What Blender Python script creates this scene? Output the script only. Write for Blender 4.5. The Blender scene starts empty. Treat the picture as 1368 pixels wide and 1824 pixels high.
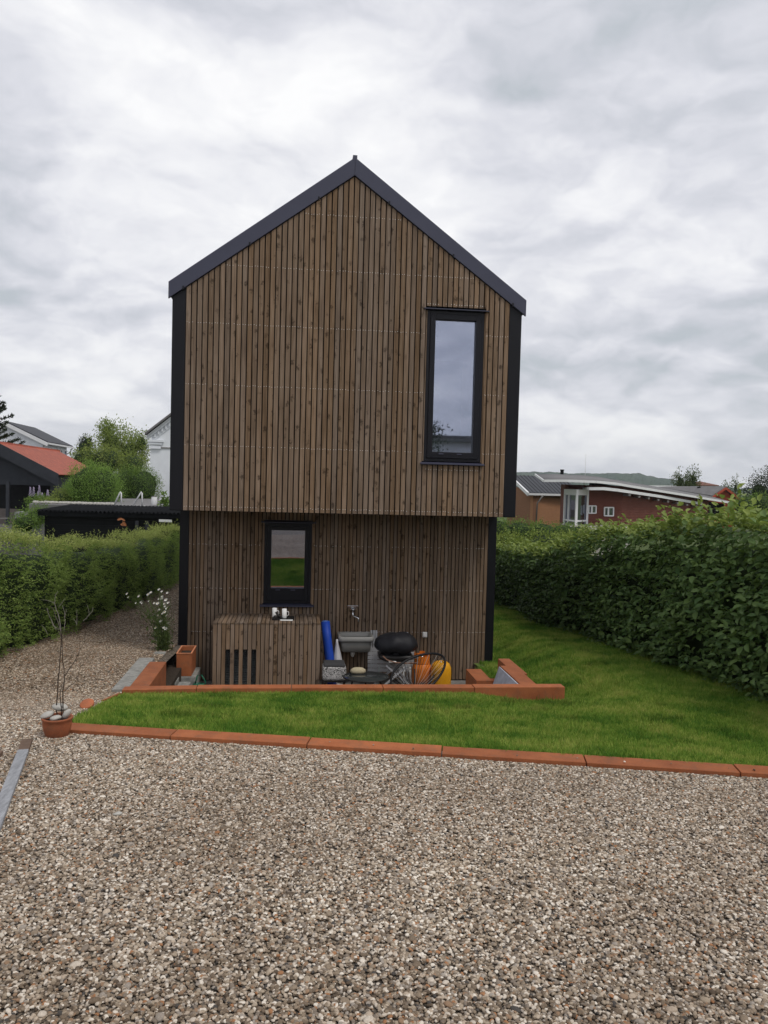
import bpy, bmesh, math, random
import numpy as np
from mathutils import Vector, Matrix
random.seed(7); rng = np.random.default_rng(7)
SC = bpy.context.scene; COL = SC.collection
rad = math.radians

# ------------------------------------------------------------------ camera
F = 1405.0; CX, CY = 684.0, 912.0                      # focal length and centre in photo pixels (1368 x 1824)
CAM = Vector((1.732, -11.150, 0.474)); PITCH, YAW, ROLL = -0.0392, 0.1119, 0.0261
_f = Vector((math.sin(YAW)*math.cos(PITCH), math.cos(YAW)*math.cos(PITCH), math.sin(PITCH)))
_r = Vector((math.cos(YAW), -math.sin(YAW), 0)); _u = _r.cross(_f)
CR = _r*math.cos(ROLL)+_u*math.sin(ROLL); CU = -_r*math.sin(ROLL)+_u*math.cos(ROLL); CF = _f
cd = bpy.data.cameras.new('camera'); cam = bpy.data.objects.new('camera', cd); COL.objects.link(cam)
cd.sensor_fit = 'HORIZONTAL'; cd.sensor_width = 36; cd.lens = F/1368*36; cd.clip_start = .05; cd.clip_end = 6000
cam.matrix_world = Matrix(((CR.x, CU.x, -CF.x, CAM.x), (CR.y, CU.y, -CF.y, CAM.y), (CR.z, CU.z, -CF.z, CAM.z), (0, 0, 0, 1)))
SC.camera = cam
def ray(x, y): return CF+CR*((x-CX)/F)-CU*((y-CY)/F)
def P(x, y, Y=None, z=None, d=None):                   # world point seen at a photo pixel, at a given Y, height or depth
    q = ray(x, y)
    t = d if d is not None else ((Y-CAM.y)/q.y if Y is not None else (z-CAM.z)/q.z)
    return CAM+q*t

# ------------------------------------------------------------------ sky, sun, exposure
SUN_EL, SUN_AZ = rad(60), rad(138)                     # sun behind thin cloud, behind and right of the camera
W = bpy.data.worlds.new('World'); SC.world = W; W.use_nodes = True
W.cycles.sampling_method = 'MANUAL'; W.cycles.sample_map_resolution = 256
nt = W.node_tree; nt.nodes.clear()
def N(t, ty, **kw):
    n = t.nodes.new(ty)
    for k, v in kw.items():
        if k.startswith('i_'): n.inputs[int(k[2:])].default_value = v
        else: setattr(n, k, v)
    return n
def math_n(t, op, a, b=None, clamp=False):
    n = N(t, 'ShaderNodeMath', operation=op, use_clamp=clamp)
    for i, v in enumerate((a, b)):
        if v is None: continue
        if isinstance(v, (int, float)): n.inputs[i].default_value = v
        else: t.links.new(v, n.inputs[i])
    return n.outputs[0]
def ramp(t, fac, stops, interp='LINEAR'):
    n = N(t, 'ShaderNodeValToRGB'); cr = n.color_ramp; cr.interpolation = interp
    while len(cr.elements) < len(stops): cr.elements.new(.5)
    for e, (p, c) in zip(cr.elements, stops):
        e.position = p; e.color = (*c, 1) if len(c) == 3 else c
    t.links.new(fac, n.inputs[0]); return n.outputs[0]
def mixc(t, fac, a, b, mode='MIX'):
    n = N(t, 'ShaderNodeMix', data_type='RGBA', blend_type=mode)
    for i, v in ((0, fac), (6, a), (7, b)):
        if isinstance(v, (int, float)): n.inputs[i].default_value = v
        elif isinstance(v, tuple): n.inputs[i].default_value = (*v, 1)
        else: t.links.new(v, n.inputs[i])
    return n.outputs[2]
SKY_OFF = (1.3, 16.4, 0)
def build_sky():
    L = nt.links
    out = N(nt, 'ShaderNodeOutputWorld'); bg = N(nt, 'ShaderNodeBackground'); bg.inputs[1].default_value = .1
    sky = N(nt, 'ShaderNodeTexSky', sky_type='NISHITA', sun_disc=False, sun_elevation=SUN_EL, sun_rotation=SUN_AZ)
    tc = N(nt, 'ShaderNodeTexCoord'); sp = N(nt, 'ShaderNodeSeparateXYZ'); L.new(tc.outputs[0], sp.inputs[0])
    zc = math_n(nt, 'ADD', math_n(nt, 'MAXIMUM', sp.outputs[2], 0.0), .40)
    cx = math_n(nt, 'DIVIDE', sp.outputs[0], zc); cy = math_n(nt, 'DIVIDE', sp.outputs[1], zc)
    cb = N(nt, 'ShaderNodeCombineXYZ'); L.new(cx, cb.inputs[0]); L.new(cy, cb.inputs[1]); L.new(math_n(nt, 'MULTIPLY', sp.outputs[2], -1.2), cb.inputs[2])
    wn = N(nt, 'ShaderNodeTexNoise'); L.new(cb.outputs[0], wn.inputs['Vector']); wn.inputs['Scale'].default_value = 4.5; wn.inputs['Detail'].default_value = 4
    wc = N(nt, 'ShaderNodeVectorMath', operation='SUBTRACT'); L.new(wn.outputs[1], wc.inputs[0]); wc.inputs[1].default_value = (.5, .5, .5)
    wv = N(nt, 'ShaderNodeVectorMath', operation='MULTIPLY_ADD'); L.new(wc.outputs[0], wv.inputs[0]); wv.inputs[1].default_value = (.22, .22, .22); L.new(cb.outputs[0], wv.inputs[2])
    def tex(kind, scale, detail, rough, off, k=1.0):
        mp = N(nt, 'ShaderNodeMapping'); L.new(wv.outputs[0], mp.inputs[0]); mp.inputs[1].default_value = off; mp.inputs[3].default_value = (k, k, 1)
        n = N(nt, 'ShaderNodeTexNoise') if kind == 'n' else N(nt, 'ShaderNodeTexVoronoi', feature='F1', normalize=True); L.new(mp.outputs[0], n.inputs['Vector'])
        n.inputs['Scale'].default_value = scale; n.inputs['Detail'].default_value = detail; n.inputs['Roughness'].default_value = rough
        return n.outputs[0]
    big = tex('n', 1.5, 3, .5, SKY_OFF); mid = tex('n', 4.5, 7, .6, (3.3, 5.1, 0))
    def heap(k): return math_n(nt, 'ADD', math_n(nt, 'MULTIPLY', tex('v', 3.2, 2.0, .5, (.7, 2.2, .3), k), -1.0), math_n(nt, 'MULTIPLY', tex('n', 4.0, 5, .55, (2.3, 5.1, 0), k), .6))
    h0, h1 = heap(1.0), heap(.965)                                    # heaped clouds, and the same heaps a little higher up the sky: lit tops, grey bases
    f = math_n(nt, 'ADD', math_n(nt, 'MULTIPLY', big, .95), math_n(nt, 'MULTIPLY', h0, .26))
    f = math_n(nt, 'ADD', f, math_n(nt, 'MULTIPLY', mid, .30))
    f = math_n(nt, 'ADD', f, math_n(nt, 'MULTIPLY', math_n(nt, 'SUBTRACT', h0, h1), .7))
    f = math_n(nt, 'ADD', f, -.065)
    c = ramp(nt, f, ((.36, (5.0, 5.4, 5.85)), (.45, (6.0, 6.2, 6.75)), (.54, (7.1, 7.2, 7.75)), (.64, (8.4, 8.45, 8.8)), (.78, (9.8, 9.8, 9.85))))
    haze = ramp(nt, sp.outputs[2], ((0.0, (1, 1, 1)), (.16, (0, 0, 0))))
    c = mixc(nt, math_n(nt, 'MULTIPLY', haze, .3), c, (8.2, 8.3, 8.6))
    c = mixc(nt, .03, c, sky.outputs[0])
    L.new(c, bg.inputs[0]); L.new(bg.outputs[0], out.inputs[0])
build_sky()
sd = bpy.data.lights.new('sun', 'SUN'); sd.energy = 1.5; sd.angle = rad(14); sd.color = (1, .96, .9)
sun = bpy.data.objects.new('sun', sd); COL.objects.link(sun)
sdir = Vector((math.sin(SUN_AZ)*math.cos(SUN_EL), math.cos(SUN_AZ)*math.cos(SUN_EL), math.sin(SUN_EL)))
sun.rotation_euler = sdir.to_track_quat('Z', 'Y').to_euler(); sun.location = (0, -20, 30)
SC.view_settings.view_transform = 'Standard'; SC.view_settings.look = 'None'
SC.view_settings.exposure = .08; SC.view_settings.gamma = 1; SC.view_settings.use_curve_mapping = False

# ------------------------------------------------------------------ materials
def new_mat(name):
    m = bpy.data.materials.new(name); m.use_nodes = True; t = m.node_tree
    return m, t, t.nodes['Principled BSDF']
def M(name, col, rough=.6, var=.18, scale=6, bump=.0, metal=0, spec=.22, stretch=(1, 1, 1), tint=None, coord=3):
    m, t, b = new_mat(name); L = t.links
    tc = N(t, 'ShaderNodeTexCoord'); mp = N(t, 'ShaderNodeMapping'); L.new(tc.outputs[coord], mp.inputs[0]); mp.inputs[3].default_value = stretch
    n = N(t, 'ShaderNodeTexNoise'); L.new(mp.outputs[0], n.inputs['Vector']); n.inputs['Scale'].default_value = scale
    n.inputs['Detail'].default_value = 6; n.inputs['Roughness'].default_value = .65
    lo = tuple(c*(1-var) for c in col); hi = tuple(min(1, c*(1+var)) for c in (tint or col))
    L.new(ramp(t, n.outputs[0], ((.3, lo), (.7, hi))), b.inputs['Base Color'])
    b.inputs['Roughness'].default_value = rough; b.inputs['Metallic'].default_value = metal; b.inputs['Specular IOR Level'].default_value = spec
    if bump:
        bp = N(t, 'ShaderNodeBump'); bp.inputs['Strength'].default_value = bump; bp.inputs['Distance'].default_value = .01
        L.new(n.outputs[0], bp.inputs['Height']); L.new(bp.outputs[0], b.inputs['Normal'])
    return m
def wood(name, dark, mid, light, rough=.8, axis=2):
    m, t, b = new_mat(name); L = t.links
    tc = N(t, 'ShaderNodeTexCoord'); oi = N(t, 'ShaderNodeObjectInfo')
    off = N(t, 'ShaderNodeVectorMath', operation='SCALE'); off.inputs[0].default_value = (37, 91, 53); L.new(oi.outputs['Random'], off.inputs[3])
    ad = N(t, 'ShaderNodeVectorMath', operation='ADD'); L.new(tc.outputs[3], ad.inputs[0]); L.new(off.outputs[0], ad.inputs[1])
    def mapped(sc):
        mp = N(t, 'ShaderNodeMapping'); L.new(ad.outputs[0], mp.inputs[0]); mp.inputs[3].default_value = sc; return mp.outputs[0]
    s1 = [60, 60, 60]; s1[axis] = 2.2
    g = N(t, 'ShaderNodeTexNoise'); L.new(mapped(s1), g.inputs['Vector']); g.inputs['Scale'].default_value = 1; g.inputs['Detail'].default_value = 4; g.inputs['Distortion'].default_value = .6
    s2 = [5, 5, 5]; s2[axis] = 1.1
    p = N(t, 'ShaderNodeTexNoise'); L.new(mapped(s2), p.inputs['Vector']); p.inputs['Scale'].default_value = 1; p.inputs['Detail'].default_value = 3
    fac = math_n(t, 'ADD', math_n(t, 'MULTIPLY', g.outputs[0], .55), math_n(t, 'MULTIPLY', p.outputs[0], .45))
    c = ramp(t, fac, ((.33, dark), (.5, mid), (.68, light)))
    # knots: stretched cells, only some of them dark
    s3 = [11, 11, 11]; s3[axis] = 7
    wob = N(t, 'ShaderNodeTexNoise'); L.new(ad.outputs[0], wob.inputs['Vector']); wob.inputs['Scale'].default_value = 30
    wm = N(t, 'ShaderNodeVectorMath', operation='MULTIPLY_ADD'); L.new(wob.outputs[1], wm.inputs[0]); wm.inputs[1].default_value = (.8, .8, .8); L.new(mapped(s3), wm.inputs[2])
    v = N(t, 'ShaderNodeTexVoronoi', feature='F1'); L.new(wm.outputs[0], v.inputs['Vector']); v.inputs['Scale'].default_value = 1
    sep = N(t, 'ShaderNodeSeparateColor'); L.new(v.outputs['Color'], sep.inputs[0])
    k1 = ramp(t, v.outputs['Distance'], ((.14, (1, 1, 1)), (.38, (0, 0, 0))))
    pick = ramp(t, sep.outputs[0], ((.45, (0, 0, 0)), (.75, (1, 1, 1))))
    k = math_n(t, 'MULTIPLY', math_n(t, 'MULTIPLY', k1, pick), .72)
    c = mixc(t, k, c, tuple(q*.28 for q in dark))
    hv = N(t, 'ShaderNodeHueSaturation'); L.new(c, hv.inputs['Color'])
    L.new(math_n(t, 'ADD', math_n(t, 'MULTIPLY', oi.outputs['Random'], .34), .84), hv.inputs['Value'])
    r2 = math_n(t, 'FRACT', math_n(t, 'MULTIPLY', oi.outputs['Random'], 17.3))
    L.new(math_n(t, 'ADD', math_n(t, 'MULTIPLY', r2, .3), .8), hv.inputs['Saturation'])
    L.new(hv.outputs[0], b.inputs['Base Color']); b.inputs['Roughness'].default_value = rough; b.inputs['Specular IOR Level'].default_value = .1
    bp = N(t, 'ShaderNodeBump'); bp.inputs['Strength'].default_value = .25; bp.inputs['Distance'].default_value = .004
    L.new(g.outputs[0], bp.inputs['Height']); L.new(bp.outputs[0], b.inputs['Normal'])
    return m
def leaf_mat(name, c0, c1, trans=.3, rough=.5, spec=.1):
    m, t, b = new_mat(name); L = t.links
    a = N(t, 'ShaderNodeAttribute', attribute_name='tint')
    c = ramp(t, a.outputs['Fac'], ((0, c0), (1, c1)))
    L.new(c, b.inputs['Base Color']); b.inputs['Roughness'].default_value = rough; b.inputs['Specular IOR Level'].default_value = spec
    tr = N(t, 'ShaderNodeBsdfTranslucent'); L.new(mixc(t, .35, c, (.25, .35, .05)), tr.inputs[0])
    mx = N(t, 'ShaderNodeMixShader'); mx.inputs[0].default_value = trans
    L.new(b.outputs[0], mx.inputs[1]); L.new(tr.outputs[0], mx.inputs[2]); L.new(mx.outputs[0], t.nodes['Material Output'].inputs[0])
    return m
def glass_mat(name, refl=.4, tint=(.7, .75, .75)):
    m, t, b = new_mat(name); L = t.links; t.nodes.remove(b)
    g = N(t, 'ShaderNodeBsdfGlossy'); g.inputs['Color'].default_value = (.74, .78, .95, 1); g.inputs['Roughness'].default_value = .015
    tr = N(t, 'ShaderNodeBsdfTransparent'); tr.inputs[0].default_value = (*tint, 1)
    n = N(t, 'ShaderNodeTexNoise'); n.inputs['Scale'].default_value = .9
    bp = N(t, 'ShaderNodeBump'); bp.inputs['Strength'].default_value = .04; bp.inputs['Distance'].default_value = .02; L.new(n.outputs[0], bp.inputs['Height']); L.new(bp.outputs[0], g.inputs['Normal'])
    mx = N(t, 'ShaderNodeMixShader'); mx.inputs[0].default_value = refl
    L.new(tr.outputs[0], mx.inputs[1]); L.new(g.outputs[0], mx.inputs[2]); L.new(mx.outputs[0], t.nodes['Material Output'].inputs[0])
    return m
def corten_mat(name, a, bcol, rough=.75):
    m, t, b = new_mat(name); L = t.links
    ge = N(t, 'ShaderNodeNewGeometry')
    n = N(t, 'ShaderNodeTexNoise'); L.new(ge.outputs[0], n.inputs['Vector']); n.inputs['Scale'].default_value = 3.5; n.inputs['Detail'].default_value = 7; n.inputs['Roughness'].default_value = .7
    n2 = N(t, 'ShaderNodeTexNoise'); L.new(ge.outputs[0], n2.inputs['Vector']); n2.inputs['Scale'].default_value = 120; n2.inputs['Detail'].default_value = 3
    f = math_n(t, 'ADD', math_n(t, 'MULTIPLY', n.outputs[0], .7), math_n(t, 'MULTIPLY', n2.outputs[0], .3))
    oi = N(t, 'ShaderNodeObjectInfo'); n3 = N(t, 'ShaderNodeTexNoise'); L.new(ge.outputs[0], n3.inputs['Vector']); n3.inputs['Scale'].default_value = 9; n3.inputs['Detail'].default_value = 8; n3.inputs['Roughness'].default_value = .75
    c = ramp(t, f, ((.35, bcol), (.52, a), (.68, tuple(min(1, q*1.25) for q in a))))
    c = mixc(t, ramp(t, n3.outputs[0], ((.50, (0, 0, 0)), (.68, (.55, .55, .55)))), c, (.16, .085, .05))       # dirt and dark rust blotches
    hv = N(t, 'ShaderNodeHueSaturation'); L.new(c, hv.inputs['Color']); L.new(math_n(t, 'ADD', math_n(t, 'MULTIPLY', oi.outputs['Random'], .3), .86), hv.inputs['Value'])
    L.new(hv.outputs[0], b.inputs['Base Color'])
    b.inputs['Roughness'].default_value = rough; b.inputs['Specular IOR Level'].default_value = .25
    bp = N(t, 'ShaderNodeBump'); bp.inputs['Strength'].default_value = .15; bp.inputs['Distance'].default_value = .003; L.new(n2.outputs[0], bp.inputs['Height']); L.new(bp.outputs[0], b.inputs['Normal'])
    return m
def drift(t, c, loc):                                   # multiplies the gravel colour, darker and browner from drive to path
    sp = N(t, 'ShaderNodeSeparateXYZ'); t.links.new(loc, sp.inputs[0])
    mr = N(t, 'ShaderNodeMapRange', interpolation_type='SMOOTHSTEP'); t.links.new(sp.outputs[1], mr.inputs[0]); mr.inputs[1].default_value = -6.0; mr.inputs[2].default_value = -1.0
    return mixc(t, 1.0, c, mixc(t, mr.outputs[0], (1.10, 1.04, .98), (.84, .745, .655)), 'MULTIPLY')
def stone_mat():
    m, t, b = new_mat('pebble'); L = t.links
    oi = N(t, 'ShaderNodeObjectInfo')
    st = ((0, (.105, .083, .063)), (.08, (.18, .145, .11)), (.22, (.26, .215, .165)), (.36, (.37, .32, .255)), (.48, (.22, .19, .16)), (.57, (.46, .40, .33)),
          (.67, (.29, .20, .135)), (.73, (.33, .305, .275)), (.80, (.57, .53, .47)), (.89, (.075, .072, .07)), (.915, (.70, .67, .61)), (.98, (.34, .18, .095)))
    c = ramp(t, oi.outputs['Random'], st, 'CONSTANT')
    tc = N(t, 'ShaderNodeTexCoord'); n = N(t, 'ShaderNodeTexNoise'); L.new(tc.outputs[3], n.inputs['Vector']); n.inputs['Scale'].default_value = 2.2; n.inputs['Detail'].default_value = 4
    c = mixc(t, .5, c, ramp(t, n.outputs[0], ((.3, (.55, .55, .55)), (.7, (1.1, 1.1, 1.1)))), 'MULTIPLY')
    pn = N(t, 'ShaderNodeTexNoise'); L.new(oi.outputs['Location'], pn.inputs['Vector']); pn.inputs['Scale'].default_value = 1.1; pn.inputs['Detail'].default_value = 5
    c = mixc(t, 1.0, c, ramp(t, pn.outputs[0], ((.34, (.84, .82, .8)), (.52, (1, 1, 1)), (.7, (1.08, 1.08, 1.07)))), 'MULTIPLY')
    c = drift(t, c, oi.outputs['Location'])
    L.new(c, b.inputs['Base Color']); b.inputs['Roughness'].default_value = .75; b.inputs['Specular IOR Level'].default_value = .12
    return m
def gravel_sheet_mat():
    m, t, b = new_mat('gravel_sheet'); L = t.links
    ge = N(t, 'ShaderNodeNewGeometry')
    v = N(t, 'ShaderNodeTexVoronoi'); L.new(ge.outputs[0], v.inputs['Vector']); v.inputs['Scale'].default_value = 62
    sep = N(t, 'ShaderNodeSeparateColor'); L.new(v.outputs['Color'], sep.inputs[0])
    c = ramp(t, sep.outputs[0], ((0, (.06, .05, .04)), (.3, (.12, .1, .08)), (.6, (.22, .19, .15)), (.8, (.32, .28, .23)), (1, (.45, .41, .36))))
    c = mixc(t, 1.0, c, ramp(t, v.outputs['Distance'], ((.3, (1, 1, 1)), (.75, (.25, .25, .25)))), 'MULTIPLY')
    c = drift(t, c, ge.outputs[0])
    L.new(c, b.inputs['Base Color']); b.inputs['Roughness'].default_value = .9
    bp = N(t, 'ShaderNodeBump'); bp.invert = True; bp.inputs['Strength'].default_value = .8; bp.inputs['Distance'].default_value = .008; L.new(v.outputs['Distance'], bp.inputs['Height']); L.new(bp.outputs[0], b.inputs['Normal'])
    return m
def grass_mat(name='grass_blade', k=1.0):
    m, t, b = new_mat(name); L = t.links
    ge = N(t, 'ShaderNodeNewGeometry'); oi = N(t, 'ShaderNodeObjectInfo')
    n = N(t, 'ShaderNodeTexNoise'); L.new(oi.outputs['Location'], n.inputs['Vector']); n.inputs['Scale'].default_value = 1.9; n.inputs['Detail'].default_value = 5
    f = math_n(t, 'ADD', math_n(t, 'MULTIPLY', n.outputs[0], .75), math_n(t, 'MULTIPLY', oi.outputs['Random'], .25))
    c = ramp(t, f, ((.34, (.085, .185, .028)), (.46, (.175, .29, .046)), (.57, (.30, .375, .075)), (.70, (.42, .42, .12))))
    c = mixc(t, 1.0, c, (k*.95, k, k*.9), 'MULTIPLY')
    L.new(c, b.inputs['Base Color']); b.inputs['Roughness'].default_value = .65; b.inputs['Specular IOR Level'].default_value = .06
    tr = N(t, 'ShaderNodeBsdfTranslucent'); L.new(c, tr.inputs[0]); mx = N(t, 'ShaderNodeMixShader'); mx.inputs[0].default_value = .3
    L.new(b.outputs[0], mx.inputs[1]); L.new(tr.outputs[0], mx.inputs[2]); L.new(mx.outputs[0], t.nodes['Material Output'].inputs[0])
    return m

MT = {}
MT['slat'] = wood('cladding_wood', (.125, .083, .053), (.200, .136, .089), (.272, .197, .140))
MT['slat_y'] = wood('cladding_wood_y', (.085, .058, .038), (.16, .11, .073), (.24, .175, .125), axis=1)
MT['metal'] = M('anthracite_metal', (.050, .052, .084), .45, .08, 3, spec=.4); MT['post'] = M('black_corner_metal', (.007, .007, .010), .45, .08, 3, spec=.25)
MT['frame'] = M('window_frame', (.010, .010, .014), .4, .08, 4)
MT['black'] = M('black_membrane', (.008, .008, .008), .9, .1)
MT['room'] = M('room_paint', (.42, .42, .42), .9, .05)
MT['white_soft'] = M('white_fabric', (.78, .78, .76), .9, .05, 20)
MT['glass'] = glass_mat('window_glass', .42)
MT['corten'] = corten_mat('weathered_steel', (.315, .103, .040), (.23, .069, .026))
MT['zinc'] = M('zinc_sheet', (.42, .43, .48), .4, .25, 8, metal=.1)
MT['concrete'] = M('concrete', (.25, .245, .225), .9, .35, 14, .6)
MT['stone'] = stone_mat(); MT['gravel'] = gravel_sheet_mat(); MT['grass'] = grass_mat()
MT['soil'] = M('soil', (.045, .034, .025), .95, .4, 30, .8)
MT['turf'] = M('turf_soil', (.12, .17, .04), .95, .35, 9, .5)
MT['nail'] = M('nail_steel', (.75, .74, .7), .3, .05, metal=.5)

# ------------------------------------------------------------------ mesh helpers
class MB:
    def __init__(s): s.v = []; s.f = []; s.sm = []
    def add(s, vs, fs, smooth=False):
        o = len(s.v); s.v += [tuple(q) for q in vs]; s.f += [tuple(i+o for i in f) for f in fs]; s.sm += [smooth]*len(fs); return s
    def box(s, x0, x1, y0, y1, z0, z1):
        return s.add([(x0, y0, z0), (x1, y0, z0), (x1, y1, z0), (x0, y1, z0), (x0, y0, z1), (x1, y0, z1), (x1, y1, z1), (x0, y1, z1)],
                     [(0, 3, 2, 1), (4, 5, 6, 7), (0, 1, 5, 4), (1, 2, 6, 5), (2, 3, 7, 6), (3, 0, 4, 7)])
    def hexa(s, b, t):                                  # four bottom and four top points
        return s.add(list(b)+list(t), [(0, 3, 2, 1), (4, 5, 6, 7), (0, 1, 5, 4), (1, 2, 6, 5), (2, 3, 7, 6), (3, 0, 4, 7)])
    def prism(s, poly, off):                            # polygon of 3-D points pushed along off
        n = len(poly); off = Vector(off); a = [Vector(p) for p in poly]
        return s.add(a+[p+off for p in a], [tuple(range(n))[::-1], tuple(range(n, 2*n))]+[(i, (i+1) % n, n+(i+1) % n, n+i) for i in range(n)])
    def bar(s, a, b, w, h=None, up=(0, 0, 1)):
        a, b = Vector(a), Vector(b); d = (b-a).normalized(); u = Vector(up)
        if abs(d.dot(u)) > .95: u = Vector((0, 1, 0))
        x = d.cross(u).normalized()*(w/2); y = x.cross(d).normalized()*((h or w)/2)
        return s.hexa([a-x-y, a+x-y, a+x+y, a-x+y], [b-x-y, b+x-y, b+x+y, b-x+y])
    def tube(s, pts, r, n=6, closed=False):
        pts = [Vector(p) for p in pts]; k = len(pts); rs = r if isinstance(r, (list, tuple)) else [r]*k; vs = []; ref = None
        for i, p in enumerate(pts):
            a = pts[(i-1) % k] if (closed or i) else p; b = pts[(i+1) % k] if (closed or i < k-1) else p
            d = (b-a).normalized()
            if ref is None: ref = Vector((0, 0, 1)) if abs(d.z) < .9 else Vector((1, 0, 0))
            x = d.cross(ref).normalized(); y = x.cross(d).normalized(); ref = y
            vs += [p+(x*math.cos(2*math.pi*j/n)+y*math.sin(2*math.pi*j/n))*rs[i] for j in range(n)]
        fs = []
        for i in range(k if closed else k-1):
            for j in range(n):
                i2 = (i+1) % k; fs.append((i*n+j, i*n+(j+1) % n, i2*n+(j+1) % n, i2*n+j))
        if not closed: fs += [tuple(range(n))[::-1], tuple(range((k-1)*n, k*n))]
        return s.add(vs, fs, True)
    def lathe(s, prof, c=(0, 0, 0), n=24, sx=1, sy=1, smooth=True):
        vs = []; k = len(prof)
        for r, z in prof: vs += [(c[0]+r*sx*math.cos(2*math.pi*j/n), c[1]+r*sy*math.sin(2*math.pi*j/n), c[2]+z) for j in range(n)]
        fs = [(i*n+j, i*n+(j+1) % n, (i+1)*n+(j+1) % n, (i+1)*n+j) for i in range(k-1) for j in range(n)]
        if prof[0][0] > 1e-4: fs.append(tuple(range(n))[::-1])
        if prof[-1][0] > 1e-4: fs.append(tuple(range((k-1)*n, k*n)))
        return s.add(vs, fs, smooth)
    def build(s, name, mat, parent=None, bevel=0, loc=None):
        vs = s.v
        if loc is not None: vs = [(a-loc[0], b-loc[1], c-loc[2]) for a, b, c in vs]
        me = bpy.data.meshes.new(name); me.from_pydata(vs, [], s.f); me.update()
        bm = bmesh.new(); bm.from_mesh(me); bmesh.ops.recalc_face_normals(bm, faces=bm.faces[:]); bm.to_mesh(me); bm.free()
        me.polygons.foreach_set('use_smooth', s.sm); me.materials.append(MT[mat] if isinstance(mat, str) else mat)
        o = link(name, me, parent)
        if loc is not None: o.location = loc
        if bevel:
            b = o.modifiers.new('bevel', 'BEVEL'); b.width = bevel; b.segments = 2; b.limit_method = 'ANGLE'; b.angle_limit = .6
        return o
def link(name, data, parent=None):
    o = bpy.data.objects.new(name, data); COL.objects.link(o)
    if parent is not None: o.parent = parent; o.matrix_parent_inverse = Matrix.Translation(-Vector(parent.location))
    return o
def tag(o, label=None, cat=None, group=None, kind=None):
    for k, v in (('label', label), ('category', cat), ('group', group), ('kind', kind)):
        if v: o[k] = v
    return o
def thing(name, label, cat, loc=(0, 0, 0), group=None):
    o = bpy.data.objects.new(name, None); COL.objects.link(o); o.location = loc; o.empty_display_size = .1
    return tag(o, label, cat, group)
def box(name, mat, parent, *a, bevel=0): return MB().box(*a).build(name, mat, parent, bevel)
def copy_tree(o, parent=None, delta=None):
    c = o.copy(); COL.objects.link(c)
    if parent is not None: c.parent = parent
    if delta is not None: c.location = Vector(o.location)+Vector(delta)
    for ch in o.children: copy_tree(ch, c)
    return c
def snoise(p, seed=0, octaves=3, freq=1.0):             # smooth pseudo noise of points (n,3) -> about -1..1
    r = np.random.default_rng(seed); out = np.zeros(len(p)); amp = 1; tot = 0
    for o in range(octaves):
        for _ in range(5):
            k = r.normal(size=3); k *= freq*2.2/np.linalg.norm(k)*r.uniform(.6, 1.4); out += amp*np.sin(p@k+r.uniform(0, 6.28))
        tot += amp*1.9; amp *= .55; freq *= 2.1
    return out/tot
def unit(a): return a/np.maximum(np.linalg.norm(a, axis=1, keepdims=True), 1e-9)
def leaves_mesh(name, c, tip, nrm, size, tint, mat, oval=True, width=.55, fold=.18):
    n = len(c); tip = unit(tip); side = unit(np.cross(tip, nrm)); up = unit(np.cross(side, tip)); s = size[:, None]; w = s*width*.5; fo = s*fold
    if oval:
        vs = np.stack([c, c+tip*s*.28+side*w*.85+up*fo*.7, c+tip*s*.68+side*w*.8+up*fo*.6, c+tip*s-up*fo*.5, c+tip*s*.68-side*w*.8+up*fo*.6, c+tip*s*.28-side*w*.85+up*fo*.7], 1)
        k = 6; fl = [0, 1, 2, 3, 0, 3, 4, 5]; ls = 4; nf = 2
    else:
        vs = np.stack([c, c+tip*s*.45+side*w+up*fo, c+tip*s, c+tip*s*.45-side*w+up*fo], 1)
        k = 4; fl = [0, 1, 2, 0, 2, 3]; ls = 3; nf = 2
    vs = vs.reshape(-1, 3); idx = (np.arange(n)[:, None]*k+np.array(fl)[None]).ravel()
    me = bpy.data.meshes.new(name); me.vertices.add(len(vs)); me.vertices.foreach_set('co', vs.astype(np.float32).ravel())
    me.loops.add(len(idx)); me.loops.foreach_set('vertex_index', idx.astype(np.int32))
    me.polygons.add(n*nf); me.polygons.foreach_set('loop_start', (np.arange(n*nf)*ls).astype(np.int32))
    me.update(calc_edges=True); me.validate()
    a = me.attributes.new('tint', 'FLOAT', 'POINT'); a.data.foreach_set('value', np.repeat(tint, k).astype(np.float32))
    me.materials.append(MT[mat] if isinstance(mat, str) else mat)
    return me
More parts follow.
